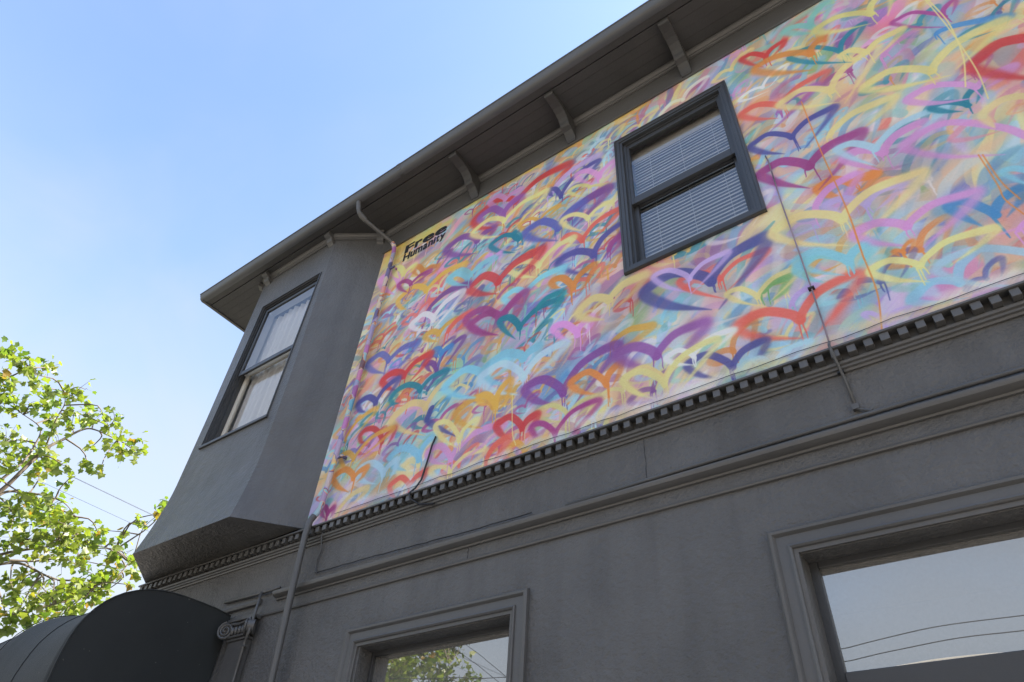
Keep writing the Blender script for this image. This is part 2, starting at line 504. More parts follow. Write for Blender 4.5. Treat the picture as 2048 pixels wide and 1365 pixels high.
def heart(col, w, C, L=None, T1=None, A=None, T2=None, alpha=0.93, drip=True, soft=1.0, dry=0.0, halo=False):
    """one swept heart in wall metres: left lobe C>L>T1, right lobe C>A>T2; w is the brush width"""
    col = col * random.uniform(0.94, 1.03) * (1 + rng.normal(0, 0.02, 3))
    C = np.array(C)
    v1, v2, v3 = random.uniform(.85, 1.2), random.uniform(.8, 1.25), random.uniform(.85, 1.15)
    if L is not None:
        L = np.array(L); T1 = np.array(T1)
        dCL = np.linalg.norm(C - L)
        top = C * 0.52 + L * 0.48 + np.array([0, 1.0]) * 0.32 * v1 * dCL
        sh = L * 0.82 + C * 0.18 + np.array([0, 1.0]) * 0.20 * dCL
        bot = L * 0.62 + T1 * 0.38 + np.array([0, -1.0]) * 0.11 * dCL
        P = catmull([C, C * 0.75 + top * 0.25 + np.array([0, 0.09 * dCL]), top, sh, L, bot, T1], 44)
        t = np.linspace(0, 1, 44)
        wd = w * np.interp(t, [0, 0.1, 0.4, 0.62, 0.8, 1], [0.80, 0.85, 1.0, 1.12 * v3, 0.78 * v2, 0.04])
        sf = w * soft * np.interp(t, [0, 0.3, 0.6, 0.75, 1], [0.06, 0.08, 0.38, 0.38, 0.10]) + 0.004
        if halo: stroke(P, wd * 1.7, wd * 0.8 + 0.02, col, 0.20 * np.interp(t, [0, .3, .6, 1], [.2, .5, 1, .5]))
        stroke(P, wd, sf, col, alpha * np.interp(t, [0, 0.55, 0.75, 1], [1, 1, 0.86, 0.92]), dry)
    if A is not None:
        A = np.array(A)
        T2 = np.array(T2) if T2 is not None else C + (A - C) * 0.12
        d = A - C
        n = np.array([-abs(d[1]), abs(d[0])])
        nl = n / max(np.linalg.norm(n), 1e-6)
        T2 = T2 - nl * w * 0.55
        n = n * 0.20
        mid = C * 0.52 + A * 0.48 + n
        tip = A + np.array([d[0] * 0.05, -abs(d[1]) * 0.10])
        rb = A * 0.60 + T2 * 0.40 - nl * w * 0.45
        P = catmull([C, C * 0.72 + mid * 0.28 + n * 0.25, mid, C * 0.14 + A * 0.86 + n * 0.45, tip, rb, T2], 44)
        t = np.linspace(0, 1, 44)
        wd = w * np.interp(t, [0, 0.1, 0.4, 0.62, 0.8, 1], [0.72, 0.74, 0.95 * v1, 1.12 * v2, 0.78 * v3, 0.04])
        sf = w * soft * np.interp(t, [0, 0.35, 0.6, 0.75, 1], [0.06, 0.10, 0.42, 0.42, 0.16]) + 0.004
        if halo: stroke(P, wd * 1.7, wd * 0.8 + 0.02, col, 0.20 * np.interp(t, [0, .3, .6, 1], [.2, .5, 1, .5]))
        stroke(P, wd, sf, col, alpha * np.interp(t, [0, 0.5, 0.72, 1], [1, 1, 0.72, 0.75]), dry)
    if drip: drips(C, w, col)

keys = list(PAL)
# underpainting: loose slanting smears
for i in range(900):
    x = random.uniform(MX0, MX1); z = random.uniform(MZ0, MZ1)
    a = math.radians(random.gauss(50, 14)); L = random.uniform(0.18, 0.7); w = random.uniform(0.05, 0.22)
    c = PAL[random.choice('YYYeeeyOKqPpLLSSssTtuBWWWAAUGneu')]
    c = c * 0.88 + np.array([0.84, 0.78, 0.78]) * 0.12
    bend = random.uniform(-0.3, 0.3)
    p0 = np.array([x, z]); p1 = p0 + L * np.array([math.cos(a), math.sin(a)])
    md = (p0 + p1) / 2 + bend * L * np.array([-math.sin(a), math.cos(a)])
    t = np.linspace(0, 1, 12)
    stroke(catmull([p0, md, p1], 12), w * np.interp(t, [0, .2, .7, 1], [.3, .9, 1, .35]), [w * random.choice([.06, .1, .3, .6])] * 12, c, random.uniform(.45, .9), random.uniform(0, .35))
# loosely repeated hearts below the top layer
TPL = dict(L=(-0.40, -0.02), T1=(0.02, -0.15), A=(0.40, 0.36), T2=(0.10, -0.10))
def free_heart(x, z, s, col, alpha, drip, mix=0.22):
    col = col * (1 - mix) + np.array([0.84, 0.77, 0.76]) * mix
    j = lambda v: (x + s * (v[0] + random.uniform(-.07, .07)), z + s * (v[1] + random.uniform(-.06, .06)))
    heart(col, s * random.uniform(0.07, 0.13), (x, z), j(TPL['L']), j(TPL['T1']), j(TPL['A']), j(TPL['T2']), alpha, drip, random.uniform(.5, 1.4), random.uniform(.0, .2))
for i in range(340):
    free_heart(random.uniform(MX0, MX1), random.uniform(MZ0 + .1, MZ1), random.uniform(0.35, 0.85), PAL[random.choice('YYYYeeyOKqPMpLSSSsstTuBWWAAGn')], random.uniform(.4, .8), random.random() < .2)
for i in range(230):
    free_heart(random.uniform(MX0, MX1), random.uniform(MZ0 + .1, MZ1), random.uniform(0.26, 0.5), PAL[random.choice('YYYYYyyOOKRPIMpLSSSsTBWWAUe')], random.uniform(.7, .92), random.random() < .5, 0.10)

for i in range(210):
    free_heart(random.uniform(MX0, -1.4), random.uniform(MZ0 + .1, MZ1), random.uniform(0.22, 0.42), PAL[random.choice('YYYyyOOKRPIMpSSsTBWWAUe')], random.uniform(.6, .92), random.random() < .5, 0.12)

for i in range(120):                                  # clouds of overspray
    x = random.uniform(MX0, MX1); z = random.uniform(MZ0, MZ1); w = random.uniform(.08, .3)
    stroke([(x, z), (x + random.uniform(.03, .25), z + random.uniform(.0, .2))], [w, w * .7], [w * .9, w * .8], PAL[random.choice('YYyOKpLSSsAWTMeeuq')] * .9 + .06, random.uniform(.15, .5))

# the top layer, heart by heart: (view, colour, width, cleft, left, left tail, apex, right tail)
VIEWS = {'A': (620, 440, 4.266), 'B': (620, 740, 4.266), 'C': (960, 300, 4.265), 'D': (960, 600, 3.79), 'E': (1240, 500, 4.014),
         'F': (1480, 140, 3.59), 'G': (1500, 0, 3.737), 'H': (1540, 400, 4.03), 'N': (740, 300, 4.096)}
HEARTS = [
 ('A','p',50,(760,560),(600,520),(720,640),(900,380),(790,520)), ('A','O',40,(960,450),(880,420),(930,480),(1090,400),(1000,470)),
 ('A','Y',44,(800,470),(720,430),(760,500),(890,390),(820,450)),
 ('N','y',45,(460,1160),(230,1240),(300,1310),(770,940),(520,1250)), ('A','M',35,(860,555),(755,560),(835,622),(1020,440),(870,540)),
 ('N','P',55,(880,750),(620,830),(870,850),(1010,640),(900,760)), ('N','R',55,(1200,430),(850,590),(1000,640),(1610,130),(1480,300)),
 ('N','p',40,(1110,410),(980,430),(1060,470),(1230,330),(1130,420)), ('N','V',55,(1090,540),(900,560),(1010,610),(1240,380),(1120,520)),
 ('N','L',62,(1480,370),None,None,(1850,60),(1560,350)), ('N','I',38,(1565,390),(1470,340),(1500,380),(1860,90),(1600,390)),
 ('N','p',45,(1880,230),(1690,215),(1850,290),(2000,90),(1900,230)), ('N','Y',30,(1800,310),(1630,345),(1770,385),(1930,290),(1840,330)),
 ('N','Y',42,(1100,590),(840,690),(1085,705),(1430,350),(1100,700)), ('N','y',30,(1385,590),(1225,625),(1330,665),(1540,460),(1400,570)),
 ('N','P',75,(1640,560),None,None,(1930,330),(1600,660)),
 ('N','U',66,(1545,650),(1270,690),(1540,745),(1740,430),(1560,700)), ('N','Y',40,(1785,570),(1570,590),(1750,670),(1970,430),(1800,600)),
 ('N','K',50,(1740,750),(1590,730),(1640,770),(2030,490),(1790,750)), ('N','T',40,(1220,740),(990,790),(1190,845),(1190,670),(1230,780)),
 ('N','p',34,(1010,900),(955,880),(990,920),(1070,840),(1030,910)),
 ('N','Y',50,(1385,955),(1150,990),(1360,1045),(1650,730),(1400,960)), ('N','R',70,(1050,1090),(810,1140),(1045,1180),(1390,830),(1080,1140)),
 ('N','S',45,(800,1070),(650,1060),(790,1110),(900,960),(810,1090)),
 ('N','I',65,(1835,870),(1540,940),(1830,1030),(2080,590),(1860,920)), ('N','M',60,(1960,820),None,None,(2060,700),(1900,900)),
 ('N','S',55,(1270,1180),(1100,1220),(1250,1290),(1570,980),(1290,1270)),
 ('N','O',58,(1665,1140),(1490,1090),(1560,1130),(1830,940),(1680,1180)), ('N','P',50,(480,1310),None,None,(790,1110),(500,1290)),
 ('A','W',48,(1050,850),(865,900),(1010,945),(1300,610),(1030,935)), ('A','S',45,(1370,480),(1180,510),(1350,560),(1560,330),(1400,480)),
 ('A','y',50,(1100,980),(980,1000),(1090,1040),(1240,850),(1120,990)), ('A','U',50,(670,1210),(490,1240),(640,1312),(910,1060),(700,1290)),
 ('A','P',45,(1080,1290),(1000,1240),(1040,1300),(1310,990),(1130,1250)), ('A','K',60,(1180,950),None,None,(1360,800),(1200,960)),
 ('A','M',64,(1621,870),(1330,860),(1600,985),(1760,700),(1640,930)), ('A','B',50,(1120,1150),(1060,1120),(1100,1180),(1200,1080),(1140,1150)),
 ('B','R',60,(800,60),(620,100),(740,178),(1020,-130),(830,90)), ('B','I',50,(560,290),(410,300),(475,365),(750,75),(580,300)),
 ('B','T',52,(940,180),(690,240),(760,285),(1160,10),(960,180)), ('B','Y',62,(985,330),(700,440),(985,562),(1250,50),(1000,360)),
 ('B','I',52,(1040,330),(1000,430),(1262,577),None,None), ('B','R',46,(615,620),(430,560),(470,620),(720,500),(640,640)),
 ('B','y',42,(370,770),(260,750),(330,860),(700,500),(400,760)), ('B','y',34,(300,600),None,None,(560,330),(320,620)),
 ('B','S',68,(930,770),(690,750),(820,862),(1060,560),(950,780)), ('B','s',55,(625,900),(405,880),(560,975),(740,770),(650,935)),
 ('B','O',50,(370,930),(200,930),(330,1045),(480,840),(390,940)), ('B','K',48,(845,1000),(680,1000),(740,1100),(990,870),(850,1060)),
 ('B','Y',50,(1190,880),(1030,870),(1180,940),(1490,690),(1210,880)), ('B','p',58,(1200,770),(1000,720),(1170,810),(1640,470),(1250,780)),
 ('B','y',66,(1565,320),(1240,390),(1470,500),(1700,190),(1580,330)), ('B','Y',45,(1270,610),(1070,490),(1265,670),(1420,420),(1280,620)),
 ('B','S',72,(1470,60),(1150,160),(1490,242),(1720,-90),(1500,60)), ('B','M',42,(150,1240),(95,1190),(130,1270),(200,1180),(160,1250)),
 ('B','Y',40,(230,1230),None,None,(480,1010),(240,1240)), ('B','K',48,(1500,800),None,None,(1640,610),(1510,860)),
 ('D','M',56,(175,150),(-70,200),(140,268),(340,-60),(190,230)), ('D','T',52,(300,220),(150,170),(270,300),(600,0),(390,235)),
 ('D','p',58,(740,270),(560,225),(700,325),(840,130),(750,280)), ('D','y',58,(1000,330),None,None,(1290,210),(1010,360)),
 ('D','S',72,(330,450),(20,560),(200,640),(440,360),(330,470)), ('D','s',60,(330,600),(0,610),(290,722),(640,330),(350,600)),
 ('D','y',56,(120,810),(-10,750),(60,800),(230,600),(130,830)), ('D','P',72,(630,715),(340,690),(590,805),(1020,345),(690,775)),
 ('D','O',56,(960,650),(690,640),(900,720),(1060,480),(970,660)), ('D','V',86,(1340,430),(1050,430),(1330,527),(1690,180),(1400,465)),
 ('D','Y',60,(1400,620),(1090,620),(1330,755),(1610,410),(1430,725)), ('D','Y',40,(665,880),(430,870),(640,925),(890,735),(690,890)),
 ('D','R',56,(320,980),(125,960),(240,1062),(430,870),(340,980)), ('D','M',46,(570,1030),(390,975),(500,1105),(890,765),(610,1085)),
 ('D','y',52,(340,1150),(210,1130),(280,1190),(490,1060),(350,1160)), ('D','K',50,(60,1190),None,None,(220,1040),(50,1260)),
 ('C','T',50,(490,1350),None,None,(700,1220),(560,1370)), ('C','Y',78,(1100,1290),(830,1400),(1060,1450),(1390,1080),(1110,1350)),
 ('E','G',90,(1150,330),None,None,(1340,230),(1200,380)), ('E','L',60,(1380,440),None,None,(1560,290),(1400,450)),
 ('E','K',50,(810,240),(480,270),(830,392),(1160,15),(830,330)), ('E','I',96,(735,265),(200,360),(735,482),(1150,-90),(760,450)),
 ('E','L',50,(560,240),(270,230),(540,342),(850,30),(550,345)), ('E','Y',50,(1105,385),(860,365),(1120,452),(1450,140),(1190,400)),
 ('E','S',86,(1840,100),(1430,165),(1640,265),(2020,-70),(1860,130)), ('E','K',96,(1450,570),(950,640),(1480,712),(1900,195),(1520,680)),
 ('E','I',70,(905,950),(540,940),(815,1035),(1160,730),(985,975)), ('E','W',46,(590,860),(370,880),(590,925),(895,650),(610,885)),
 ('E','Y',60,(360,1090),(20,1060),(290,1200),(760,720),(390,1190)), ('E','s',50,(1230,940),(1080,890),(1200,960),(1510,740),(1260,965)),
 ('F','K',52,(295,270),(10,330),(270,350),(610,20),(320,310)), ('F','V',52,(280,300),None,None,(520,130),(180,450)),
 ('F','I',46,(375,490),(75,560),(320,605),(660,280),(440,565)), ('F','O',70,(800,820),(560,860),(760,930),(960,760),(800,870)),
 ('F','Y',56,(660,160),(290,260),(700,235),(970,-160),(720,240)), ('F','Y',60,(640,480),None,None,(1080,210),(850,420)),
 ('F','M',78,(500,700),(150,760),(500,852),(850,460),(540,840)), ('F','p',78,(1030,600),(760,640),(1000,720),(1300,380),(1060,620)),
 ('F','s',62,(975,575),(700,580),(980,692),(1440,275),(1060,610)), ('F','p',62,(540,1010),None,None,(830,750),(620,1010)),
 ('F','L',66,(910,970),(620,985),(800,1045),(1150,820),(940,1000)), ('F','B',78,(1840,1050),(1500,985),(1750,1130),(2010,850),(1870,1050)),
 ('F','p',72,(2060,480),(1180,560),(1900,610),None,None), ('F','T',50,(1640,260),(1380,280),(1600,300),(1700,120),(1660,250)),
 ('F','p',60,(1700,130),(1210,225),(1680,205),(1950,-20),(1720,130)), ('F','Y',72,(2150,200),(1745,330),(1830,420),None,None),
 ('F','S',62,(2150,760),(1890,740),(2080,830),None,None), ('F','Y',82,(735,1080),(240,1190),(770,1262),(1285,750),(780,1245)),
 ('F','p',82,(1200,1130),(830,1195),(1220,1268),(1680,890),(1290,1245)),
 ('G','A',52,(470,210),(270,240),(480,250),(570,20),(490,215)), ('G','R',40,(120,430),(-60,450),(100,505),(250,310),(140,430)),
 ('G','T',40,(690,400),(300,440),(760,468),(830,180),(710,390)), ('G','O',60,(460,410),(40,530),(480,525),(530,290),(480,400)),
 ('G','Y',56,(910,110),(490,240),(905,178),(1020,-70),(990,130)), ('G','M',36,(1460,130),(1070,180),(1500,205),(1520,0),(1480,120)),
 ('G','p',62,(1000,420),None,None,(1210,250),(1030,440)), ('G','Y',52,(870,400),(680,420),(840,450),(1120,230),(900,440)),
 ('G','B',60,(1400,250),None,None,(1900,130),(1450,300)), ('G','R',112,(2200,290),(1660,510),(2200,600),None,None),
 ('G','Y',76,(1360,540),(860,670),(1500,565),(1860,170),(1500,510)),
 ('H','S',76,(640,510),(210,510),(600,610),(750,370),(660,520)), ('H','O',40,(1080,430),(1000,420),(1050,460),(1140,330),(1090,430)),
 ('H','s',92,(2250,500),(1350,580),(2100,700),None,None), ('H','p',60,(2000,250),None,None,(2300,100),(1700,300)),
 ('H','Y',72,(1210,540),(810,590),(1280,662),(1780,245),(1430,505)), ('H','L',46,(925,990),(760,930),(880,1000),(1120,870),(950,1000)),
]
def vw(v, p):
    o = VIEWS[v]
    return on_wall(o[0] + p[0] / o[2], o[1] + p[1] / o[2])
for v, c, w, C, L, T1, A, T2 in HEARTS:
    o = VIEWS[v]
    px, py = o[0] + C[0] / o[2], o[1] + C[1] / o[2]
    a = np.array(on_wall(px, py)); b = np.array(on_wall(px + 4, py)); d = np.array(on_wall(px, py + 4))
    det = abs((b - a)[0] * (d - a)[1] - (b - a)[1] * (d - a)[0]) / 16.0
    wm = w / o[2] * math.sqrt(det) * 0.95
    heart(PAL[c], wm, *[vw(v, q) if q is not None else None for q in (C, L, T1, A, T2)], alpha=random.uniform(.86, .96), soft=random.uniform(.7, 1.7), halo=True)
# runs of thin paint
for v, c, w, pts in [('F', 'O', 0.008, [(440, 230), (570, 560), (700, 850), (800, 1090), (890, 1364)]), ('F', 'O', 0.007, [(1710, 610), (1850, 830), (1900, 930), (2040, 1040)]),
                     ('F', 'O', 0.007, [(1740, 610), (1870, 800), (2010, 930)]), ('G', 'Y', 0.009, [(1320, -10), (1480, 170), (1590, 420), (1610, 650)]),
                     ('G', 'Y', 0.008, [(1300, -10), (1450, 170), (1560, 320), (1700, 540), (1780, 740)]), ('D', 'Y', 0.007, [(245, 720), (245, 1000), (270, 1100)]),
                     ('H', 'O', 0.008, [(650, 160), (740, 430), (860, 740), (900, 1040)]), ('E', 'I', 0.012, [(885, 980), (900, 1030), (925, 1065)])]:
    P = catmull([vw(v, q) for q in pts], 40)
    stroke(P, [w] * 40, [0.004] * 40, PAL[c], 0.9)
# hazy washes: a bright yellow at the top left, a pale band at the foot
for i in range(26):
    x = -4.4 + i * 0.13
    if abs(x + 3.73) < 0.42: continue
    stroke([(x, 7.50), (x + 0.2, 7.43 + random.uniform(-.04, .03))], [0.08, 0.06], [0.06, 0.06], PAL['y'] * np.array([1, 1.06, .75]), random.uniform(.1, .6))
stroke([(-4.30, 7.36), (-3.95, 7.40), (-3.40, 7.36)], [0.2, 0.2, 0.1], [0.12, .12, .1], np.array([.90, .80, .34]), 0.7)
stroke([(-4.30, 7.24), (-4.05, 7.20), (-3.85, 7.10)], [0.22, 0.2, 0.1], [0.14, .14, .1], np.array([.90, .82, .42]), 0.7)
for i in range(60):
    x = random.uniform(-4.2, 3.0)
    stroke([(x, 4.10 + random.uniform(-.03, .05)), (x + random.uniform(.1, .5), 4.09 + random.uniform(-.03, .05))], [.06, .05], [.05, .05], PAL[random.choice('WWWsYL')], random.uniform(.25, .6), 0.5)
lum = canvas.mean(2, keepdims=True)
canvas = (canvas * 0.88 + lum * 0.12) * 1.05
canvas *= 1 - 0.07 * np.clip((lownoise(TW, TH, (60, 9))[..., :1] - 0.55) * 3, 0, 1)      # faint grime runs
canvas += rng.normal(0, 0.012, canvas.shape[:2])[..., None]
canvas = np.clip(canvas, 0.02, 0.93)
img = bpy.data.images.new("mural_paint", TW, TH, alpha=False, float_buffer=False)
buf = np.ones((TH, TW, 4), np.float32); buf[..., :3] = canvas
img.pixels.foreach_set(buf.ravel()); img.update(); img.pack()

def mural_mat():
    m, n, l, b = new_mat("mural_paint")
    t = n.new("ShaderNodeTexImage"); t.image = img; t.extension = 'EXTEND'; t.interpolation = 'Cubic'
    l.new(t.outputs[0], b.inputs["Base Color"])
    b.inputs["Roughness"].default_value = 0.62
    b.inputs["Specular IOR Level"].default_value = 0.3
    bn = noise(n, l, 45.0, 5.0, 0.65)
    bp = n.new("ShaderNodeBump"); bp.inputs["Strength"].default_value = 0.6; bp.inputs["Distance"].default_value = 0.010
    l.new(bn.outputs["Fac"], bp.inputs["Height"])
    bn2 = noise(n, l, 5.0, 3.0, 0.5)
    bp2 = n.new("ShaderNodeBump"); bp2.inputs["Strength"].default_value = 0.25; bp2.inputs["Distance"].default_value = 0.02
    l.new(bn2.outputs["Fac"], bp2.inputs["Height"]); l.new(bp.outputs[0], bp2.inputs["Normal"]); l.new(bp2.outputs[0], b.inputs["Normal"])
    return m
m_mural = mural_mat()

def pipe_paint():
    """sprayed patches of the same mural colours carried over the downpipe"""
    m, n, l, b = new_mat("sprayed_downpipe")
    tcn = n.new("ShaderNodeTexCoord")
    wob = noise(n, l, 9.0, 2.0, 0.5)
    add = n.new("ShaderNodeVectorMath"); add.operation = 'MULTIPLY_ADD'; add.inputs[1].default_value = (0.10, 0.10, 0.10)
    l.new(wob.outputs["Color"], add.inputs[0]); l.new(tcn.outputs["Object"], add.inputs[2])
    vo = n.new("ShaderNodeTexVoronoi"); vo.feature = 'SMOOTH_F1'; vo.inputs["Scale"].default_value = 8.5; vo.inputs["Smoothness"].default_value = 0.25
    l.new(add.outputs[0], vo.inputs["Vector"])
    sp_ = n.new("ShaderNodeSeparateXYZ"); l.new(vo.outputs["Color"], sp_.inputs[0])
    st = [(0.0, (0.30, 0.12, 0.35)), (0.12, (0.55, 0.22, 0.50)), (0.22, (0.16, 0.45, 0.58)), (0.34, (0.70, 0.18, 0.36)), (0.44, (0.82, 0.64, 0.22)), (0.54, (0.22, 0.56, 0.68)),
          (0.64, (0.80, 0.30, 0.12)), (0.74, (0.06, 0.06, 0.12)), (0.84, (0.36, 0.30, 0.60)), (1.0, (0.80, 0.66, 0.38))]
    r = ramp(n, l, sp_.outputs[0], st)
    l.new(r.outputs[0], b.inputs["Base Color"]); b.inputs["Roughness"].default_value = 0.5
    return m
m_pipe = pipe_paint()

# ------------------------------------------------------------------ ground
def sheet(name, x0, x1, y0, y1, z, mat):
    return tag(mesh(name, [(x0, y0, z), (x1, y0, z), (x1, y1, z), (x0, y1, z)], [(0, 1, 2, 3)], mat, recalc=False), kind="structure")
sheet("ground", -400, 400, -400, 400, -0.16, m_asph)
tag(MB().box(-12.6, 60, -1.4, 3.25, -0.155, 0.0).build("pavement", m_conc, bevel=0.02), kind="structure")
tag(MB().box(-12.6, -6.7, 3.26, 60, -0.155, -0.004).build("side_pavement", m_conc, bevel=0.02), kind="structure")
tag(MB().box(-11.5, 60, -12.0, -9.6, -0.155, 0.0).build("far_pavement", m_conc, bevel=0.02), kind="structure")
mk = MB()
for i in range(9): mk.box(-10 + i * 5.0, -7 + i * 5.0, -5.55, -5.43, -0.158, -0.155)
tag(mk.build("lane_marking", m_cap), kind="structure")

# ------------------------------------------------------------------ the corner building
XL, XR = -6.535, 6.0       # wall ends
B = empty("corner_building", (-0.3, 8.0, 0.0), "dark charcoal two-storey corner building with heart mural upstairs and angled bay", "building")

UPW = (-1.345, -0.445, 5.36, 7.00)                     # upper opening
LWL = (-3.44, -2.215, 0.9, 3.005)                      # lower openings
LWR = (-0.69, 1.75, 0.9, 3.005)
bm = wall_with_holes([-4.47, XR], [4.0, 7.78], [UPW], 3.0, 3.22)
me = bpy.data.meshes.new("mural_wall"); bm.to_mesh(me); bm.free()
uv = me.uv_layers.new(name="UVMap")
for lp in me.loops:
    co = me.vertices[lp.vertex_index].co
    uv.data[lp.index].uv = ((co.x - MX0) / (MX1 - MX0), (co.z - MZ0) / (MZ1 - MZ0))
tag(obj_from("mural_wall", me, m_mural, B), "upper wall covered in a mural of overlapping brushed hearts")
bm = wall_with_holes([XL, XR], [0.0, 3.995], [LWL, LWR], 3.0, 3.22)
me = bpy.data.meshes.new("lower_wall"); bm.to_mesh(me); bm.free()
obj_from("lower_wall", me, m_stucco, B)
MB().box(XL, XL + 0.22, 3.225, 13.0, 0.0, 7.78).build("front_wall", m_stucco, B)
MB().box(XL, XR, 13.005, 13.2, 0.0, 7.78).build("rear_wall", m_stucco, B)
MB().box(XR - 0.2, XR, 3.225, 13.0, 0.0, 7.78).build("end_wall", m_stucco, B)
MB().box(XL + 0.225, XR - 0.21, 3.225, 12.99, 3.85, 3.99).build("floor_slab", m_inside, B)
MB().box(XL + 0.225, XR - 0.21, 3.225, 12.99, 7.55, 7.62).build("ceiling", m_inside, B)
MB().box(-2.6, -2.5, 3.23, 12.9, 3.995, 7.54).box(0.6, 0.7, 3.23, 12.9, 3.995, 7.54).box(-2.495, 0.595, 7.0, 7.1, 3.995, 7.54).build("partition", m_inside, B)

# roof and eaves
SZ = 7.80
GY = 2.44                                            # gutter back
MB().box(-7.26, XR + 0.3, GY + 0.03, 14.0, SZ + 0.022, SZ + 0.26).build("roof", m_roof, B)
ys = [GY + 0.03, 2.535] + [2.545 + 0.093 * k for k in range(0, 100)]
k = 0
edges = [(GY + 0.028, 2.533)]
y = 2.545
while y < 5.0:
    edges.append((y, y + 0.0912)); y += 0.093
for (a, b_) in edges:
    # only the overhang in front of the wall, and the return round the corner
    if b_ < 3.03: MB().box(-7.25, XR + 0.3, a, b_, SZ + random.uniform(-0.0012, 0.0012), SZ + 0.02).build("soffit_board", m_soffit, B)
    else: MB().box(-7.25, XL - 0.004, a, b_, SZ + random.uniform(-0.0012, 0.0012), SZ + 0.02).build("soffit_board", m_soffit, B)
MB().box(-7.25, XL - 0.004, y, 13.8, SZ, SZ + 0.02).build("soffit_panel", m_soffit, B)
MB().box(-7.29, -7.252, GY - 0.02, 14.0, SZ - 0.012, SZ + 0.2).build("fascia", m_trim, B)
gp = [(GY + 0.027, SZ - 0.004), (GY + 0.0, SZ - 0.006), (GY - 0.026, SZ + 0.002), (GY - 0.044, SZ + 0.020), (GY - 0.050, SZ + 0.042), (GY - 0.062, SZ + 0.060),
      (GY - 0.065, SZ + 0.076), (GY - 0.075, SZ + 0.081), (GY - 0.075, SZ + 0.093), (GY - 0.062, SZ + 0.093), (GY - 0.059, SZ + 0.083), (GY + 0.027, SZ + 0.083)]
g = MB().prism_x(gp, -7.30, XR + 0.3).build("gutter", m_gutter, B, smooth=True, angle=40)
for x in (-3.72, -0.05): MB().prism_x([(a - 0.003 * (1 if a < GY else 0), c) for a, c in gp], x, x + 0.05).build("joint", m_gutter, g)

MB().box(-4.45, XR, 2.978, 2.999, 7.475, 7.73).build("frieze_board", m_trim, B, bevel=0.003)
cr_p = [(2.999, 7.725), (2.966, 7.725), (2.962, 7.738), (2.952, 7.744), (2.950, 7.756), (2.935, 7.766), (2.925, 7.782), (2.922, 7.796), (2.999, 7.796)]
MB().prism_x(cr_p, -4.45, XR).build("crown_moulding", m_trim, B, smooth=True, angle=35)

BR = [(2.545, 7.797), (2.540, 7.770), (2.543, 7.748), (2.556, 7.737), (2.58, 7.738), (2.64, 7.740), (2.70, 7.735), (2.755, 7.718), (2.80, 7.690), (2.826, 7.655), (2.838, 7.622),
      (2.852, 7.606), (2.875, 7.600), (2.900, 7.590), (2.935, 7.555), (2.960, 7.515), (2.967, 7.490), (2.977, 7.488), (2.977, 7.797)]
br0 = None
for x in (-3.06, -1.86, -0.655, 0.55, 1.75, 2.95):
    if br0 is None:
        br0 = MB().prism_x(BR, -0.049, 0.049).build("bracket", m_soffit, B, bevel=0.004); o = br0
    else:
        o = br0.copy(); COL.objects.link(o)
    o.location = (x, 0, 0)

# ------------------------------------------------------------------ angled bay
BZ = [7.80, 7.4, 6.8, 6.2, 5.6, 5.15, 4.95, 4.8, 4.72, 4.65, 4.58, 4.52, 4.41, 4.31, 4.22, 4.14, 4.085, 4.055]
BWO = (-6.0, -4.985, 5.19, 7.18)                       # bay window opening
def bay_ring(z):
    u = min(max((z - 5.6) / 2.2, 0), 1)
    xr = -4.835 - 0.10 * u; xl = -6.165 - 0.07 * u
    d = 0.105 * (max(4.80 - z, 0) / 0.745) ** 1.7
    return [(-4.38, 3.01), (xr + 0.58 * d, 2.66 - d), (xl - 0.05 * d, 2.66 - d), (-6.50 - 0.6 * d, 3.01)]
# facets: inner side, front (with an opening), far side
side = MB(); far = MB(); front = MB()
ins = 0.14
def quadstrip(mb, ia, ib, sub=10):
    V = []; 
    for z in BZ:
        r = bay_ring(z); a, b_ = np.array(r[ia]), np.array(r[ib])
        V.append([(*(a + (b_ - a) * t), z) for t in np.linspace(0, 1, sub + 1)])
    n = sub + 1
    v = [p for row in V for p in row]
    f = [(i * n + j, i * n + j + 1, (i + 1) * n + j + 1, (i + 1) * n + j) for i in range(len(BZ) - 1) for j in range(sub)]
    mb.add(v, f)
bayv = MB(); quadstrip(bayv, 0, 1)
quadstrip(bayv, 2, 3)
# front facet as a grid with the window left open
zr = sorted(set(BZ + [BWO[2], BWO[3]]), reverse=True)
n0 = len(bayv.v); rows = []
for z in zr:
    r = bay_ring(z)
    xa, xb, yy = r[1][0], r[2][0], r[1][1]
    xsr = [xa, BWO[1], -5.25, -5.5, -5.75, BWO[0], xb]
    rows.append([(x, yy, z) for x in xsr])
v = [p for r in rows for p in r]; f = []
for i in range(len(zr) - 1):
    for j in range(6):
        hole = 1 <= j <= 4 and zr[i] <= BWO[3] + 1e-6 and zr[i + 1] >= BWO[2] - 1e-6
        if not hole: f.append((i * 7 + j, i * 7 + j + 1, (i + 1) * 7 + j + 1, (i + 1) * 7 + j))
bayv.add(v, f)
# underside, closing back to the wall above the dentils
r = bay_ring(4.055)
bayv.add([(r[0][0], 3.0, 4.05), (r[1][0], r[1][1], 4.055), (r[2][0], r[2][1], 4.055), (r[3][0], 3.0, 4.03), (r[0][0], 2.955, 4.035), (r[3][0], 2.955, 4.01)], [(4, 1, 2, 5), (0, 1, 4), (5, 2, 3)])
bmv = bayv.build("bay_wall", m_bay, B, smooth=True, angle=14)
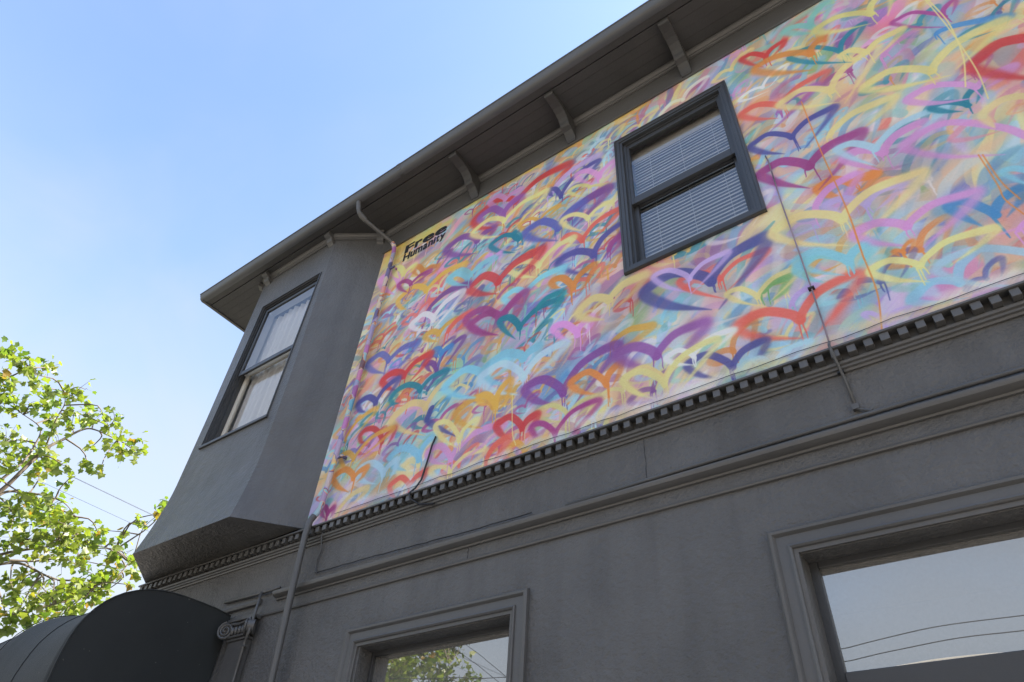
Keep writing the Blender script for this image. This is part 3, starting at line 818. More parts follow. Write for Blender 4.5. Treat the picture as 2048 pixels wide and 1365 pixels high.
# reveals of the bay window and the dark lining of the bay behind
jb = MB()
jb.box(BWO[0] - 0.10, BWO[0], 2.675, 2.735, BWO[2], BWO[3]).box(BWO[1], BWO[1] + 0.09, 2.675, 2.99, BWO[2], BWO[3])
jb.box(BWO[0] - 0.10, BWO[1] + 0.09, 2.675, 2.99, BWO[3] + 0.002, BWO[3] + 0.06).box(BWO[0] - 0.10, BWO[1] + 0.09, 2.675, 2.99, BWO[2] - 0.06, BWO[2] - 0.002)
jb.build("bay_lining", m_inside, B)

def sweep(path, prof, name, mat, parent):
    """moulding along a horizontal path; prof = [(outward, z)]; outward is to the camera side"""
    n = len(path); P = [Vector((p[0], p[1])) for p in path]
    v = []
    for i in range(n):
        if i == 0: d = (P[1] - P[0]).normalized(); nn = Vector((d.y, -d.x)); s = 1
        elif i == n - 1: d = (P[-1] - P[-2]).normalized(); nn = Vector((d.y, -d.x)); s = 1
        else:
            d1 = (P[i] - P[i - 1]).normalized(); d2 = (P[i + 1] - P[i]).normalized()
            n1 = Vector((d1.y, -d1.x)); n2 = Vector((d2.y, -d2.x)); nn = (n1 + n2).normalized(); s = 1 / max(nn.dot(n1), 0.3)
        for o_, z in prof: v.append((P[i].x + nn.x * o_ * s, P[i].y + nn.y * o_ * s, z))
    k = len(prof); f = []
    for i in range(n - 1):
        for j in range(k):
            j2 = (j + 1) % k
            f.append((i * k + j, i * k + j2, (i + 1) * k + j2, (i + 1) * k + j))
    f += [tuple(range(k)), tuple(range((n - 1) * k, n * k))]
    return mesh(name, v, f, mat, parent, True, True, 35)
rb = bay_ring(7.75)
path = [rb[3], rb[2], rb[1], rb[0]]
sweep(path, [(0.001, 7.725), (0.014, 7.725), (0.016, 7.738), (0.026, 7.744), (0.028, 7.756), (0.042, 7.766), (0.050, 7.782), (0.053, 7.796), (0.001, 7.796)], "bay_crown_moulding", m_trim, B)
rb = bay_ring(7.64)
SB = [(2.552, 7.797), (2.547, 7.772), (2.552, 7.750), (2.572, 7.742), (2.598, 7.734), (2.604, 7.712), (2.614, 7.690), (2.640, 7.672), (2.659, 7.648), (2.6585, 7.797)]
for x in (-4.985, -6.14):
    MB().prism_x(SB, x - 0.043, x + 0.043).build("small_bracket", m_trim, B, bevel=0.003)
o = MB().prism_x(SB, -0.04, 0.04).build("small_bracket", m_trim, B, bevel=0.003)
o.matrix_parent_inverse = Matrix.Identity(4)
o.location = Vector((-4.475, 2.955, 0)) - B.location
for vt in o.data.vertices: vt.co.y -= 2.66
o.rotation_euler = (0, 0, math.radians(35))
o = MB().prism_x(SB, -0.04, 0.04).build("small_bracket", m_trim, B, bevel=0.003)
o.matrix_parent_inverse = Matrix.Identity(4)
for vt in o.data.vertices: vt.co.y -= 2.66
o.location = Vector((-6.30, 2.74, 0)) - B.location
o.rotation_euler = (0, 0, math.radians(-48))

# ------------------------------------------------------------------ belt cornice with dentils, string courses
cx0, cx1 = XL - 0.06, XR
MB().prism_x([(2.999, 3.985), (2.918, 3.972), (2.910, 3.974), (2.910, 3.984), (2.918, 3.992), (2.999, 4.055)], cx0, cx1).build("cornice_cap", m_trim, B)
MB().box(cx0, cx1, 2.975, 2.999, 3.925, 3.982).build("dentil_backing", m_trim, B)
den = None
nD = int((cx1 - cx0 - 0.05) / 0.0785)
for i in range(nD):
    x = cx0 + 0.045 + i * 0.0785
    if x > 3.2: break
    if den is None:
        den = MB().box(-0.0205, 0.0205, 2.921, 2.9745, 3.925, 3.970).build("dentil", m_trim, B, bevel=0.0025); o = den
    else:
        o = den.copy(); COL.objects.link(o)
    o.location = (x + random.uniform(-.002, .002), random.uniform(-0.002, 0.002), random.uniform(-0.0012, 0.0012))
    o.scale = (random.uniform(.92, 1.06), 1, 1)
MB().prism_x([(2.999, 3.868), (2.988, 3.868), (2.984, 3.880), (2.972, 3.884), (2.970, 3.896), (2.958, 3.900), (2.955, 3.914), (2.962, 3.9235), (2.999, 3.9235)], cx0, cx1).build("bed_moulding", m_trim, B, smooth=True, angle=30)
sc = [(2.999, 3.486), (2.986, 3.488), (2.982, 3.498), (2.962, 3.502), (2.944, 3.514), (2.938, 3.530), (2.938, 3.540), (2.950, 3.546), (2.999, 3.552)]
MB().prism_x(sc, -4.47, XR).build("string_course", m_trim, B, smooth=True, angle=30)
MB().prism_x([(2.998, 3.49), (2.975, 3.494), (2.968, 3.512), (2.972, 3.528), (2.998, 3.535)], -5.4, -4.665).build("string_course", m_trim, B, smooth=True, angle=30)
MB().prism_x([(2.998, 3.386), (2.986, 3.389), (2.983, 3.398), (2.988, 3.407), (2.998, 3.410)], -4.62, XR).build("bead_moulding", m_trim, B, smooth=True, angle=30)

for x, z0, z1 in ((-1.385, 3.60, 3.862), (-2.63, 3.415, 3.482), (1.2, 3.60, 3.86)):
    MB().tube([(x + random.uniform(-.003, .003), 2.9995, z) for z in np.linspace(z0, z1, 9)], [random.uniform(.0012, .0028) for _ in range(9)], 5).build("plaster_joint", m_black, B)

# ------------------------------------------------------------------ pilaster and capital
MB().box(-4.86, -4.635, 2.955, 2.998, 0.0, 3.225).build("pilaster", m_trim, B, bevel=0.004)
cp = MB().box(-4.93, -4.60, 2.935, 2.997, 3.372, 3.398).box(-4.90, -4.63, 2.950, 2.996, 3.262, 3.3715).box(-4.875, -4.625, 2.944, 2.997, 3.226, 3.244)
cap = cp.build("capital", m_trim, B, bevel=0.004)
def volute(cx, cz, r, ang, name):
    mb = MB()
    pts = []; rad = []
    for i in range(60):
        t = i / 59; a = math.radians(100) + t * 2.6 * 2 * math.pi
        rr = r * (1 - t) ** 0.9 + 0.006
        pts.append((rr * math.cos(a), -0.012 * t - 0.008, rr * math.sin(a))); rad.append(0.0105 * (1 - 0.45 * t))
    mb.tube(pts, rad, 6)
    disc = [(0, -0.004, 0)] + [(r * .92 * math.cos(k * math.pi / 10), 0.0, r * .92 * math.sin(k * math.pi / 10)) for k in range(20)]
    dback = [(r * .92 * math.cos(k * math.pi / 10), 0.05, r * .92 * math.sin(k * math.pi / 10)) for k in range(20)]
    mb.add(disc + dback, [(0, 1 + k, 1 + (k + 1) % 20) for k in range(20)] + [(1 + k, 1 + (k + 1) % 20, 21 + (k + 1) % 20, 21 + k) for k in range(20)])
    o_ = mb.build(name, m_trim, cap, smooth=True, angle=50)
    ca, sa = math.cos(ang), math.sin(ang)
    for vt in o_.data.vertices:
        x, y_, z = vt.co
        vt.co = (cx + x * ca - y_ * sa, 2.925 + x * sa + y_ * ca, cz + z)
    return o_
volute(-4.890, 3.305, 0.058, 0.45, "volute")
volute(-4.630, 3.305, 0.055, -0.75, "volute")
eg = MB()
for k in range(5):
    x = -4.83 + k * 0.042
    pts = [(x, 2.942, 3.30 + 0.03 * math.cos(t)) for t in np.linspace(0, math.pi, 5)]
    eg.tube(pts, [0.006, 0.015, 0.017, 0.013, 0.004], 6)
eg.tube([(-4.93, 2.93, 3.345), (-4.85, 2.932, 3.352), (-4.76, 2.934, 3.342), (-4.68, 2.932, 3.352), (-4.60, 2.935, 3.345)], 0.011, 6)
eg.tube([(-4.86, 2.94, 3.256), (-4.64, 2.94, 3.256)], 0.010, 6)
eg.build("egg_band", m_trim, cap, smooth=True, angle=50)

# ------------------------------------------------------------------ windows
def sash_frame(x0, x1, z0, z1, w, y0, y1, wb=None, wt=None):
    wb = wb or w; wt = wt or w
    return MB().box(x0, x0 + w, y0, y1, z0, z1).box(x1 - w, x1, y0, y1, z0, z1).box(x0 + w, x1 - w, y0 + .001, y1 - .001, z0, z0 + wb).box(x0 + w, x1 - w, y0 + .001, y1 - .001, z1 - wt, z1)
def pane(x0, x1, z0, z1, y, mat, parent, bow=0.0, nx=1, nz=1):
    v = []
    for j in range(nz + 1):
        for i in range(nx + 1):
            u, w = i / nx, j / nz
            x, z = x0 + (x1 - x0) * u, z0 + (z1 - z0) * w
            v.append((x, y + bow * min((x - x0 - 0.42) ** 2, 0.3) * (z - z1), z))
    f = [(j * (nx + 1) + i, j * (nx + 1) + i + 1, (j + 1) * (nx + 1) + i + 1, (j + 1) * (nx + 1) + i) for j in range(nz) for i in range(nx)]
    return mesh("pane", v, f, mat, parent, smooth=True, recalc=False)

# upper sash window in the mural
wu = frame_mesh(-1.417, -0.373, 5.293, 7.071, [(0.0, 2.999), (0.0, 2.975), (0.004, 2.968), (0.020, 2.966), (0.024, 2.972), (0.050, 2.974), (0.052, 2.982), (0.072, 2.984), (0.073, 3.012), (0.092, 3.014), (0.093, 3.11)]).build("window", m_frame, B, smooth=True, angle=25)
wu["label"] = "charcoal sash window set into the mural"
us = sash_frame(-1.345, -0.445, 6.115, 7.005, 0.045, 3.022, 3.056, wb=0.085, wt=0.075).build("sash", m_frame, wu, bevel=0.003)
ls = sash_frame(-1.330, -0.455, 5.37, 6.185, 0.042, 3.064, 3.100, wb=0.10, wt=0.06).build("sash", m_frame, wu, bevel=0.003)
pane(-1.302, -0.488, 6.198, 6.932, 3.04, m_glass, wu)
pane(-1.290, -0.495, 5.468, 6.127, 3.083, m_glass, wu)
MB().box(-1.345, -0.445, 2.99, 3.10, 5.345, 5.369).build("sill", m_frame, wu, bevel=0.003)
MB().box(-1.06, -1.025, 3.045, 3.066, 5.435, 5.447).box(-0.74, -0.705, 3.045, 3.066, 5.435, 5.447).build("sash_lift", m_black, wu)

# sash window of the bay
wb_ = frame_mesh(-6.012, -4.975, 5.178, 7.192, [(0.0, 2.663), (0.0, 2.651), (0.012, 2.649), (0.014, 2.662), (0.026, 2.664), (0.028, 2.684), (0.040, 2.686), (0.041, 2.725), (0.060, 2.727), (0.061, 2.81)]).build("window", m_frame, B, smooth=True, angle=25)
wb_["label"] = "charcoal sash window of the bay with white curtain"
sash_frame(-5.945, -5.03, 6.10, 7.12, 0.034, 2.688, 2.716, wb=0.055, wt=0.04).build("sash", m_frame, wb_, bevel=0.003)
sash_frame(-5.952, -5.036, 5.24, 6.20, 0.058, 2.772, 2.804, wb=0.07, wt=0.05).build("sash", m_cream, wb_, bevel=0.003)
pane(-5.915, -5.06, 6.15, 7.085, 2.702, m_glass_bay, wb_)
pane(-5.898, -5.090, 5.30, 6.155, 2.788, m_glass_bay, wb_)
MB().box(-5.9505, -5.948, 2.722, 2.812, 6.16, 7.128).box(-5.9475, -5.04, 2.722, 2.812, 7.1285, 7.1305).build("inner_jamb", m_white, wb_)
MB().box(-6.02, -4.965, 2.64, 2.72, 5.160, 5.192).build("sill", m_frame, wb_, bevel=0.004)

# ground-floor windows
CAS = [(0.0, 2.999), (0.0, 2.974), (0.010, 2.966), (0.022, 2.968), (0.030, 2.979), (0.033, 2.984), (0.078, 2.983), (0.080, 2.974), (0.088, 2.970), (0.096, 2.976), (0.100, 2.986), (0.118, 2.988), (0.120, 3.02), (0.121, 3.12)]
for (x0, x1), lab in (((-3.578, -2.145), "ground-floor shop window beside the downpipe reflecting a tree"), ((-0.803, 1.87), "wide ground-floor shop window reflecting plain sky and wires")):
    w = frame_mesh(x0, x1, 0.78, 3.128, CAS).build("window", m_trim, B, smooth=True, angle=25)
    w["label"] = lab
    a, b_ = x0 + 0.116, x1 - 0.116
    MB().box(a, a + 0.042, 3.105, 3.15, 0.91, 3.02).box(b_ - 0.042, b_, 3.105, 3.15, 0.91, 3.02).box(a + 0.043, b_ - 0.043, 3.106, 3.149, 2.976, 3.02).box(a + 0.043, b_ - 0.043, 3.106, 3.149, 0.91, 0.97).build("sash", m_frame, w, bevel=0.003)
    ck = [(x0 - 0.002 + random.uniform(-.002, .002), 2.998, z_) for z_ in np.linspace(0.8, 3.125, 60)] + [(x_, 2.998, 3.130 + random.uniform(-.002, .003)) for x_ in np.linspace(x0, x1, 70)]
    MB().tube(ck, [random.uniform(0.0015, 0.0055) for _ in ck], 5).build("caulk_line", m_black, w)
    if x0 > -2:
        MB().box(a + 0.043, b_ - 0.043, 3.085, 3.148, 2.40, 2.534).build("transom_bar", m_frame, w, bevel=0.004)
        pane(a + 0.038, b_ - 0.038, 2.525, 2.985, 3.13, m_glass_shop, w, bow=0.034, nx=60, nz=10)
        pane(a + 0.038, b_ - 0.038, 0.96, 2.41, 3.13, m_glass_shop, w)
    else:
        pane(a + 0.038, b_ - 0.038, 0.96, 2.985, 3.13, m_glass_shop, w)
MB().box(XL + 0.23, XR - 0.22, 6.0, 6.1, 0.0, 3.84).build("shop_partition", m_inside, B)

# lettering on the mural
def letter(ch, x0, x1, z0, z1, bold):
    cu = bpy.data.curves.new("letter", 'FONT'); cu.body = ch; cu.size = 1.0
    t = bpy.data.objects.new("letter", cu); COL.objects.link(t)
    bpy.context.view_layer.update()
    me = bpy.data.meshes.new_from_object(t.evaluated_get(bpy.context.evaluated_depsgraph_get()))
    bpy.data.objects.remove(t)
    base = [(v.co.x, v.co.y) for v in me.vertices]; fc = [tuple(p.vertices) for p in me.polygons]
    V, F = [], []                                     # stencilled fat: the glyph laid down a few times, slightly shifted
    for k, (dx, dy) in enumerate(((0, 0), (-1, -.6), (1, -.6), (-1, .6), (1, .6), (0, -.7), (0, .7))):
        n0 = len(V)
        V += [(x + dx * bold, y + dy * bold, k) for x, y in base]
        F += [tuple(i + n0 for i in f_) for f_ in fc]
    ax, bx, ay, by = min(v[0] for v in V), max(v[0] for v in V), min(v[1] for v in V), max(v[1] for v in V)
    W_ = [(x0 + (x1 - x0) * (x - ax) / (bx - ax), 2.9972 - 0.0002 * k, z0 + (z1 - z0) * (y - ay) / (by - ay)) for x, y, k in V]
    return mesh("letter", W_, F, m_black, B, recalc=False)
lx = -4.035
for ch, w, z0, h in (("F", 0.135, 7.236, 0.136), ("r", 0.105, 7.234, 0.112), ("e", 0.165, 7.230, 0.108), ("e", 0.165, 7.228, 0.106)):
    letter(ch, lx, lx + w, z0, z0 + h, 0.038); lx += w + 0.012
lx = -4.03
for ch, w, z0, h in (("H", 0.098, 7.100, 0.124), ("u", 0.066, 7.104, 0.098), ("m", 0.100, 7.108, 0.098), ("a", 0.066, 7.108, 0.096), ("n", 0.066, 7.112, 0.094), ("i", 0.027, 7.112, 0.110), ("t", 0.046, 7.112, 0.108), ("y", 0.072, 7.085, 0.118)):
    letter(ch, lx, lx + w, z0, z0 + h, 0.038); lx += w + 0.008

# ------------------------------------------------------------------ downpipe
dp = empty("downpipe", (-4.17, 2.93, 0.0), "round downpipe between bay and mural, sprayed with mural colours above, charcoal below", "downpipe")
MB().tube([(-4.356, 2.450, 7.80), (-4.35, 2.468, 7.70), (-4.345, 2.49, 7.645), (-4.335, 2.53, 7.60), (-4.30, 2.62, 7.562), (-4.20, 2.87, 7.462), (-4.178, 2.915, 7.435)],
          [0.030, 0.025, 0.025, 0.026, 0.023, 0.023, 0.024], 14).build("offset_pipe", m_trim, dp, smooth=True, angle=60)
MB().tube([(-4.352, 2.460, 7.745), (-4.348, 2.480, 7.675)], 0.029, 14).tube([(-4.342, 2.50, 7.635), (-4.315, 2.585, 7.578)], 0.030, 14).build("collar", m_trim, dp, smooth=True, angle=60)
MB().tube([(-4.180, 2.910, 7.440), (-4.172, 2.930, 7.415), (-4.167, 2.945, 7.37), (-4.166, 2.952, 7.30), (-4.172, 2.955, 5.6), (-4.185, 2.95, 4.16), (-4.188, 2.925, 4.09), (-4.190, 2.905, 4.05)], [0.026, 0.026, 0.025, 0.023, 0.023, 0.023, 0.023, 0.023], 14).build("painted_pipe", m_pipe, dp, smooth=True, angle=60)
MB().tube([(-4.189, 2.912, 4.07), (-4.190, 2.890, 4.02), (-4.190, 2.884, 3.9), (-4.175, 2.895, 3.5), (-4.152, 2.93, 2.7), (-4.14, 2.93, 0.0)], [0.026, 0.0255, 0.025, 0.025, 0.025, 0.025], 14).build("lower_pipe", m_trim, dp, smooth=True, angle=60)
for z in (7.02, 4.62): MB().box(-4.145, -4.10, 2.945, 2.960, z - 0.012, z + 0.012).box(-4.10, -4.086, 2.945, 2.998, z - 0.012, z + 0.012).build("strap", m_pipe, dp)

# ------------------------------------------------------------------ cables and conduits on the wall
def wire(name, pts, r, mat, label, cat="cable", seg=6):
    return tag(MB().tube(pts, r, seg).build(name, mat, None, smooth=True, angle=60), label, cat)
def sag(p, q, n, d, jit=0.0):
    P = []
    for i in range(n + 1):
        t = i / n
        P.append((p[0] + (q[0] - p[0]) * t + random.uniform(-jit, jit), p[1] + (q[1] - p[1]) * t, p[2] + (q[2] - p[2]) * t - d * 4 * t * (1 - t) + random.uniform(-jit, jit)))
    return P
cv = empty("wall_conduit", (-0.28, 2.98, 3.6), "thin conduit dropping from the sash window across mural and cornice to the string course", "conduit")
m_cv = painted("paint_spattered_conduit", (0.26, 0.20, 0.24), 0.5, 0.3, 30.0, 0.7)
MB().tube([(-0.275, 2.992, 5.86), (-0.268, 2.985, 5.78), (-0.277, 2.985, 5.3), (-0.276, 2.985, 4.80), (-0.278, 2.985, 4.49), (-0.282, 2.985, 4.18), (-0.283, 2.972, 4.07)], 0.0048, 6).build("upper_run", m_cv, cv, smooth=True)
MB().tube([(-0.283, 2.972, 4.07), (-0.281, 2.900, 3.99), (-0.279, 2.898, 3.93), (-0.276, 2.945, 3.88), (-0.272, 2.985, 3.82), (-0.268, 2.985, 3.66)], 0.0075, 6).build("lower_run", m_cable, cv, smooth=True)
MB().tube([(-0.268, 2.985, 3.66), (-0.262, 2.985, 3.635), (-0.235, 2.985, 3.620), (-0.205, 2.972, 3.596)], 0.0075, 6).box(-0.284, -0.252, 2.975, 2.999, 3.635, 3.665).build("elbow", m_cable, cv)
for z in (4.49, 3.87): MB().box(-0.296, -0.262, 2.974, 2.999, z - 0.006, z + 0.006).build("clip", m_black, cv)
tag(MB().tube([(-1.9, 2.985, 3.572), (-1.2, 2.972, 3.578), (-0.2, 2.972, 3.583), (1.5, 2.972, 3.586), (4.0, 2.972, 3.586)], 0.0125, 8).build("string_course_conduit", m_cable, None, smooth=True), "straight painted conduit lying along the top of the string course", "conduit")
P = sag((-4.08, 2.985, 3.62), (-3.0, 2.985, 3.600), 14, -0.004, 0.003) + sag((-2.93, 2.985, 3.600), (-2.15, 2.985, 3.594), 8, 0.004, 0.003)
wire("thin_cable", P, 0.004, m_black, "slack thin cable running above the string course near the downpipe")
P = [(-4.09, 2.975, 4.0), (-4.085, 2.955, 3.90), (-4.08, 2.985, 3.80), (-4.10, 2.985, 3.72), (-4.085, 2.985, 3.63), (-4.06, 2.985, 3.615)]
wire("cable_drop", P, 0.006, m_cable, "short looped cable dropping below the cornice right beside the downpipe")
P = [(-3.07, 2.99, 4.475), (-3.09, 2.985, 4.40), (-3.105, 2.985, 4.30), (-3.14, 2.985, 4.12), (-3.155, 2.955, 4.04), (-3.15, 2.90, 3.97), (-3.13, 2.905, 3.92), (-3.08, 2.955, 3.89), (-2.96, 2.97, 3.872)]
wire("mural_cable", P, 0.0075, m_black, "short black cable hanging over the lower left of the mural onto the cornice")
P = []
for i in range(60): P.append((-4.05 + i * 0.12, 2.993, 4.092 + 0.004 * math.sin(i * 1.7) + random.uniform(-.005, .005)))
wire("mural_edge_wire", P, 0.0018, m_black, "hair-thin dark wire tacked along the bottom edge of the mural")
pc = empty("capital_conduit", (-4.62, 2.94, 0.0), "slim conduit bending around the ionic capital left of the downpipe", "conduit")
MB().tube([(-4.615, 2.94, 3.56), (-4.605, 2.935, 3.40), (-4.585, 2.92, 3.27), (-4.590, 2.92, 3.235), (-4.615, 2.935, 3.215), (-4.628, 2.94, 3.19), (-4.625, 2.945, 2.9), (-4.625, 2.945, 0.3)], 0.0115, 8).build("conduit_run", m_trim, pc, smooth=True)
MB().box(-4.655, -4.60, 2.93, 2.956, 3.158, 3.172).build("strap", m_trim, pc)
tag(MB().tube([(-5.15, 2.985, 3.59), (-4.62, 2.975, 3.573), (-4.45, 2.975, 3.578)], 0.011, 8).build("short_conduit", m_trim, None, smooth=True), "short level conduit between the awning and the downpipe", "conduit")

# ------------------------------------------------------------------ awning
aw = empty("shop_awning", (-6.3, 2.4, 2.4), "black canvas awning with rounded front over the corner entrance", "awning")
AP = [(2.985, 3.458), (2.84, 3.468), (2.70, 3.466), (2.58, 3.462), (2.48, 3.454), (2.385, 3.438), (2.296, 3.412), (2.21, 3.374), (2.138, 3.330), (2.085, 3.285), (2.039, 3.235), (1.995, 3.17),
      (1.961, 3.10), (1.938, 3.03), (1.927, 2.96), (1.921, 2.88), (1.920, 2.80), (1.924, 2.70), (1.93, 2.55), (1.93, 2.40)]
ribs = [-5.0, -6.1, -7.0]
def awn_pt(x, i):
    y, z = AP[i]
    s = 0.0
    for a, b_ in zip(ribs[:-1], ribs[1:]):
        if b_ <= x <= a: t = (a - x) / (a - b_); s = 4 * t * (1 - t)
    k = i / (len(AP) - 1)
    sg = 0.055 * s * math.sin(math.pi * min(k * 1.15, 1))
    cyy, czz = 2.985, 2.30
    dx = max(-6.55 - x, 0) / 1.30
    sc_ = math.sqrt(max(1 - dx * dx * 0.98, 0.02))
    ny, nz_ = (y - 2.7), (z - 2.75); L = math.hypot(ny, nz_)
    y2, z2 = y - ny / L * sg, z - nz_ / L * sg
    return (x, 2.985 + (y2 - 2.985) * sc_, czz + (z2 - czz) * (0.35 + 0.65 * sc_))
xs_ = [-5.0 - 1.85 * k / 24 for k in range(25)] + [-6.85 - 0.94 * math.sin(math.pi / 2 * k / 8) for k in range(1, 9)]
nA = len(AP)
v = [awn_pt(x, i) for x in xs_ for i in range(nA)]
f = [(a * nA + i, a * nA + i + 1, (a + 1) * nA + i + 1, (a + 1) * nA + i) for a in range(len(xs_) - 1) for i in range(nA - 1)]
o = mesh("canopy", v, f, m_awn, aw, True, True, 60)
sm = o.modifiers.new("thickness", 'SOLIDIFY'); sm.thickness = 0.004; sm.offset = -1
ep = [(-5.001, y_, z_) for y_, z_ in AP] + [(-5.001, 2.985, 2.40)]
o = mesh("end_panel", ep, [tuple(range(len(ep)))], m_awn, aw)
sm = o.modifiers.new("thickness", 'SOLIDIFY'); sm.thickness = 0.004; sm.offset = -1
MB().tube([(-4.998, y_, z_) for y_, z_ in AP], 0.006, 6).build("piping", m_awn, aw, smooth=True)
for x in (-5.55, -6.1, -6.6): MB().tube([(awn_pt(x, i)[0], awn_pt(x, i)[1] - 0.002, awn_pt(x, i)[2] + 0.002) for i in range(nA)], 0.0035, 5).build("seam", m_awn, aw, smooth=True)
for x in ribs[1:]: MB().tube([(awn_pt(x, i)[0], awn_pt(x, i)[1] + 0.009, awn_pt(x, i)[2] - 0.009) for i in range(nA)], 0.008, 6).build("rib", m_gutter, aw, smooth=True)

# ------------------------------------------------------------------ venetian blind and curtain
vb = empty("venetian_blind", (-0.9, 3.16, 5.45), "white horizontal slat blind hanging inside the sash window in the mural", "blind")
MB().prism_x([(3.125, 7.01), (3.125, 6.85), (3.135, 6.835), (3.145, 6.85), (3.15, 7.01)], -1.33, -0.46).build("valance", m_cream, vb, bevel=0.003)
sl = None
z = 6.835; i = 0
while z > 5.44:
    if sl is None:
        t = math.radians(76)
        c_, s_ = math.cos(t), math.sin(t)
        pr = []
        for q in range(5):
            u = -0.0125 + 0.025 * q / 4; h = 0.0016 * (1 - (u / 0.0125) ** 2)
            pr.append((u * c_ - h * s_, u * s_ + h * c_))
        pr2 = [(a + 0.0005 * s_, b_ - 0.0005 * c_) for a, b_ in pr[::-1]]
        sl = MB().prism_x(pr + pr2, -0.425, 0.425).build("slat", m_white, vb, smooth=True, angle=50); o = sl
    else:
        o = sl.copy(); COL.objects.link(o)
    o.location = (-0.893, 3.145 + random.uniform(-.001, .001), z + random.uniform(-.0012, .0012))
    o.rotation_euler = (random.gauss(0, 0.04), random.gauss(0, .0018), 0)
    z -= 0.0405; i += 1
for x in (-1.16, -0.88, -0.60):
    MB().tube([(x, 3.13, 6.85), (x + .001, 3.13, 6.1), (x, 3.13, 5.44)], 0.0016, 5).build("ladder_cord", m_white, vb)
MB().box(-1.318, -0.468, 3.132, 3.158, 5.41, 5.425).build("bottom_rail", m_white, vb, bevel=0.003)

cuv = []; cuf = []
NX, NZ = 70, 6
for j in range(NZ + 1):
    for i in range(NX + 1):
        u = i / NX; z = 7.12 - 1.95 * j / NZ
        x = -6.26 + 0.98 * u
        cuv.append((x, 2.845 + 0.018 * math.sin(u * 62 + 0.4 * math.sin(j)) + 0.01 * math.sin(u * 17), z))
for j in range(NZ):
    for i in range(NX):
        cuf.append((j * (NX + 1) + i, j * (NX + 1) + i + 1, (j + 1) * (NX + 1) + i + 1, (j + 1) * (NX + 1) + i))
tag(mesh("curtain", cuv, cuf, m_curtain, None, True, False), "pleated white sheer curtain behind the bay window", "curtain")
tag(MB().box(-6.33, -4.95, 2.91, 2.92, 5.0, 7.17).build("roller_shade", m_white, None), "flat white shade hanging behind the curtain of the bay window", "shade")

# ------------------------------------------------------------------ trees
LEAF2D = [(0.0, 0.0), (0.22, 0.04), (0.50, 0.06), (0.42, 0.26), (0.58, 0.50), (0.30, 0.56), (0.0, 0.95), (-0.30, 0.56), (-0.58, 0.50), (-0.42, 0.26), (-0.50, 0.06), (-0.22, 0.04)]
def leaf_verts(size, rot, loc, fold):
    return [loc + rot @ Vector((x * size, y * size, (abs(x) * fold + y * y * -0.18) * size)) for x, y in LEAF2D]
def rand_rot(droop=0.6):
    yaw = Matrix.Rotation(random.uniform(0, 2 * math.pi), 3, 'Z')
    pit = Matrix.Rotation(random.gauss(-0.5, droop), 3, 'X')
    rol = Matrix.Rotation(random.gauss(0, 0.5), 3, 'Y')
    return yaw @ pit @ rol

def make_tree(base, label, clusters, limbs, leaf_size, nsep, view=None, twig=True):
    """clusters = [(centre, radius)]; limbs = [(points, r0, r1)]"""
    t = empty("plane_tree", base, label, "tree")
    MB().tube(limbs[0][0], [limbs[0][1] + (limbs[0][2] - limbs[0][1]) * i / (len(limbs[0][0]) - 1) for i in range(len(limbs[0][0]))], 12).build("trunk", m_bark, t, smooth=True)
    bpts = []
    for P, r0, r1 in limbs[1:]:
        Q = catmull([tuple(p) for p in P], 6 * len(P))
        rr = [r0 + (r1 - r0) * i / (len(Q) - 1) for i in range(len(Q))]
        MB().tube([tuple(q) for q in Q], rr, 7).build("limb", m_bark, t, smooth=True)
        bpts += [Vector(q) for q in Q]
    for p in limbs[0][0][-2:]: bpts.append(Vector(p))
    tw = MB(); leaves = []
    for c, r in clusters:
        c = Vector(c)
        near = sorted(bpts, key=lambda p: (p - c).length)[0]
        m = (near + c) / 2 + Vector((random.uniform(-.15, .15), random.uniform(-.15, .15), random.uniform(-.05, .2))) * min((near - c).length, 1.0)
        tw.tube([tuple(q) for q in catmull([tuple(near), tuple(m), tuple(c)], 6)], [0.016, 0.014, 0.012, 0.010, 0.008, 0.006], 4)
        n = max(6, int(560 * r * r / leaf_size ** 2 * 0.0128))
        for k in range(n):
            d = Vector((random.gauss(0, 1), random.gauss(0, 1), random.gauss(0, 0.8)))
            d = d.normalized() * r * random.random() ** 0.45 * (1 + 0.25 * random.gauss(0, 1))
            leaves.append((c + d, leaf_size * random.uniform(0.6, 1.2), rand_rot()))
            if k % 7 == 0: tw.tube([tuple(c), tuple(c + d * 0.5 + Vector((0, 0, 0.02))), tuple(c + d)], [0.006, 0.004, 0.002], 3)
    tw.build("twigs", m_bark, t)["kind"] = "stuff"
    if view is not None: leaves.sort(key=lambda q: view(q[0]))
    me0 = []
    for fold in (0.15, 0.35, -0.1):
        me = bpy.data.meshes.new("leaf"); me.from_pydata([tuple(p) for p in leaf_verts(1.0, Matrix.Identity(3), Vector((0, 0, 0)), fold)], [], [tuple(range(12))]); me.materials.append(m_leaf); me0.append(me)
    for k, (p, s, r) in enumerate(leaves[:nsep]):
        o_ = bpy.data.objects.new("leaf", me0[k % 3]); COL.objects.link(o_); attach(o_, t)
        o_.matrix_basis = Matrix.Translation(p) @ r.to_4x4() @ Matrix.Scale(s, 4)
    V = []; F = []
    for p, s, r in leaves[nsep:]:
        b0 = len(V); V += [tuple(q) for q in leaf_verts(s, r, p, random.uniform(-.1, .4))]; F.append(tuple(range(b0, b0 + 12)))
    me = bpy.data.meshes.new("crown"); me.from_pydata(V, [], F); me.materials.append(m_leaf)
    o_ = obj_from("crown", me, None, t); o_["kind"] = "stuff"
    return t

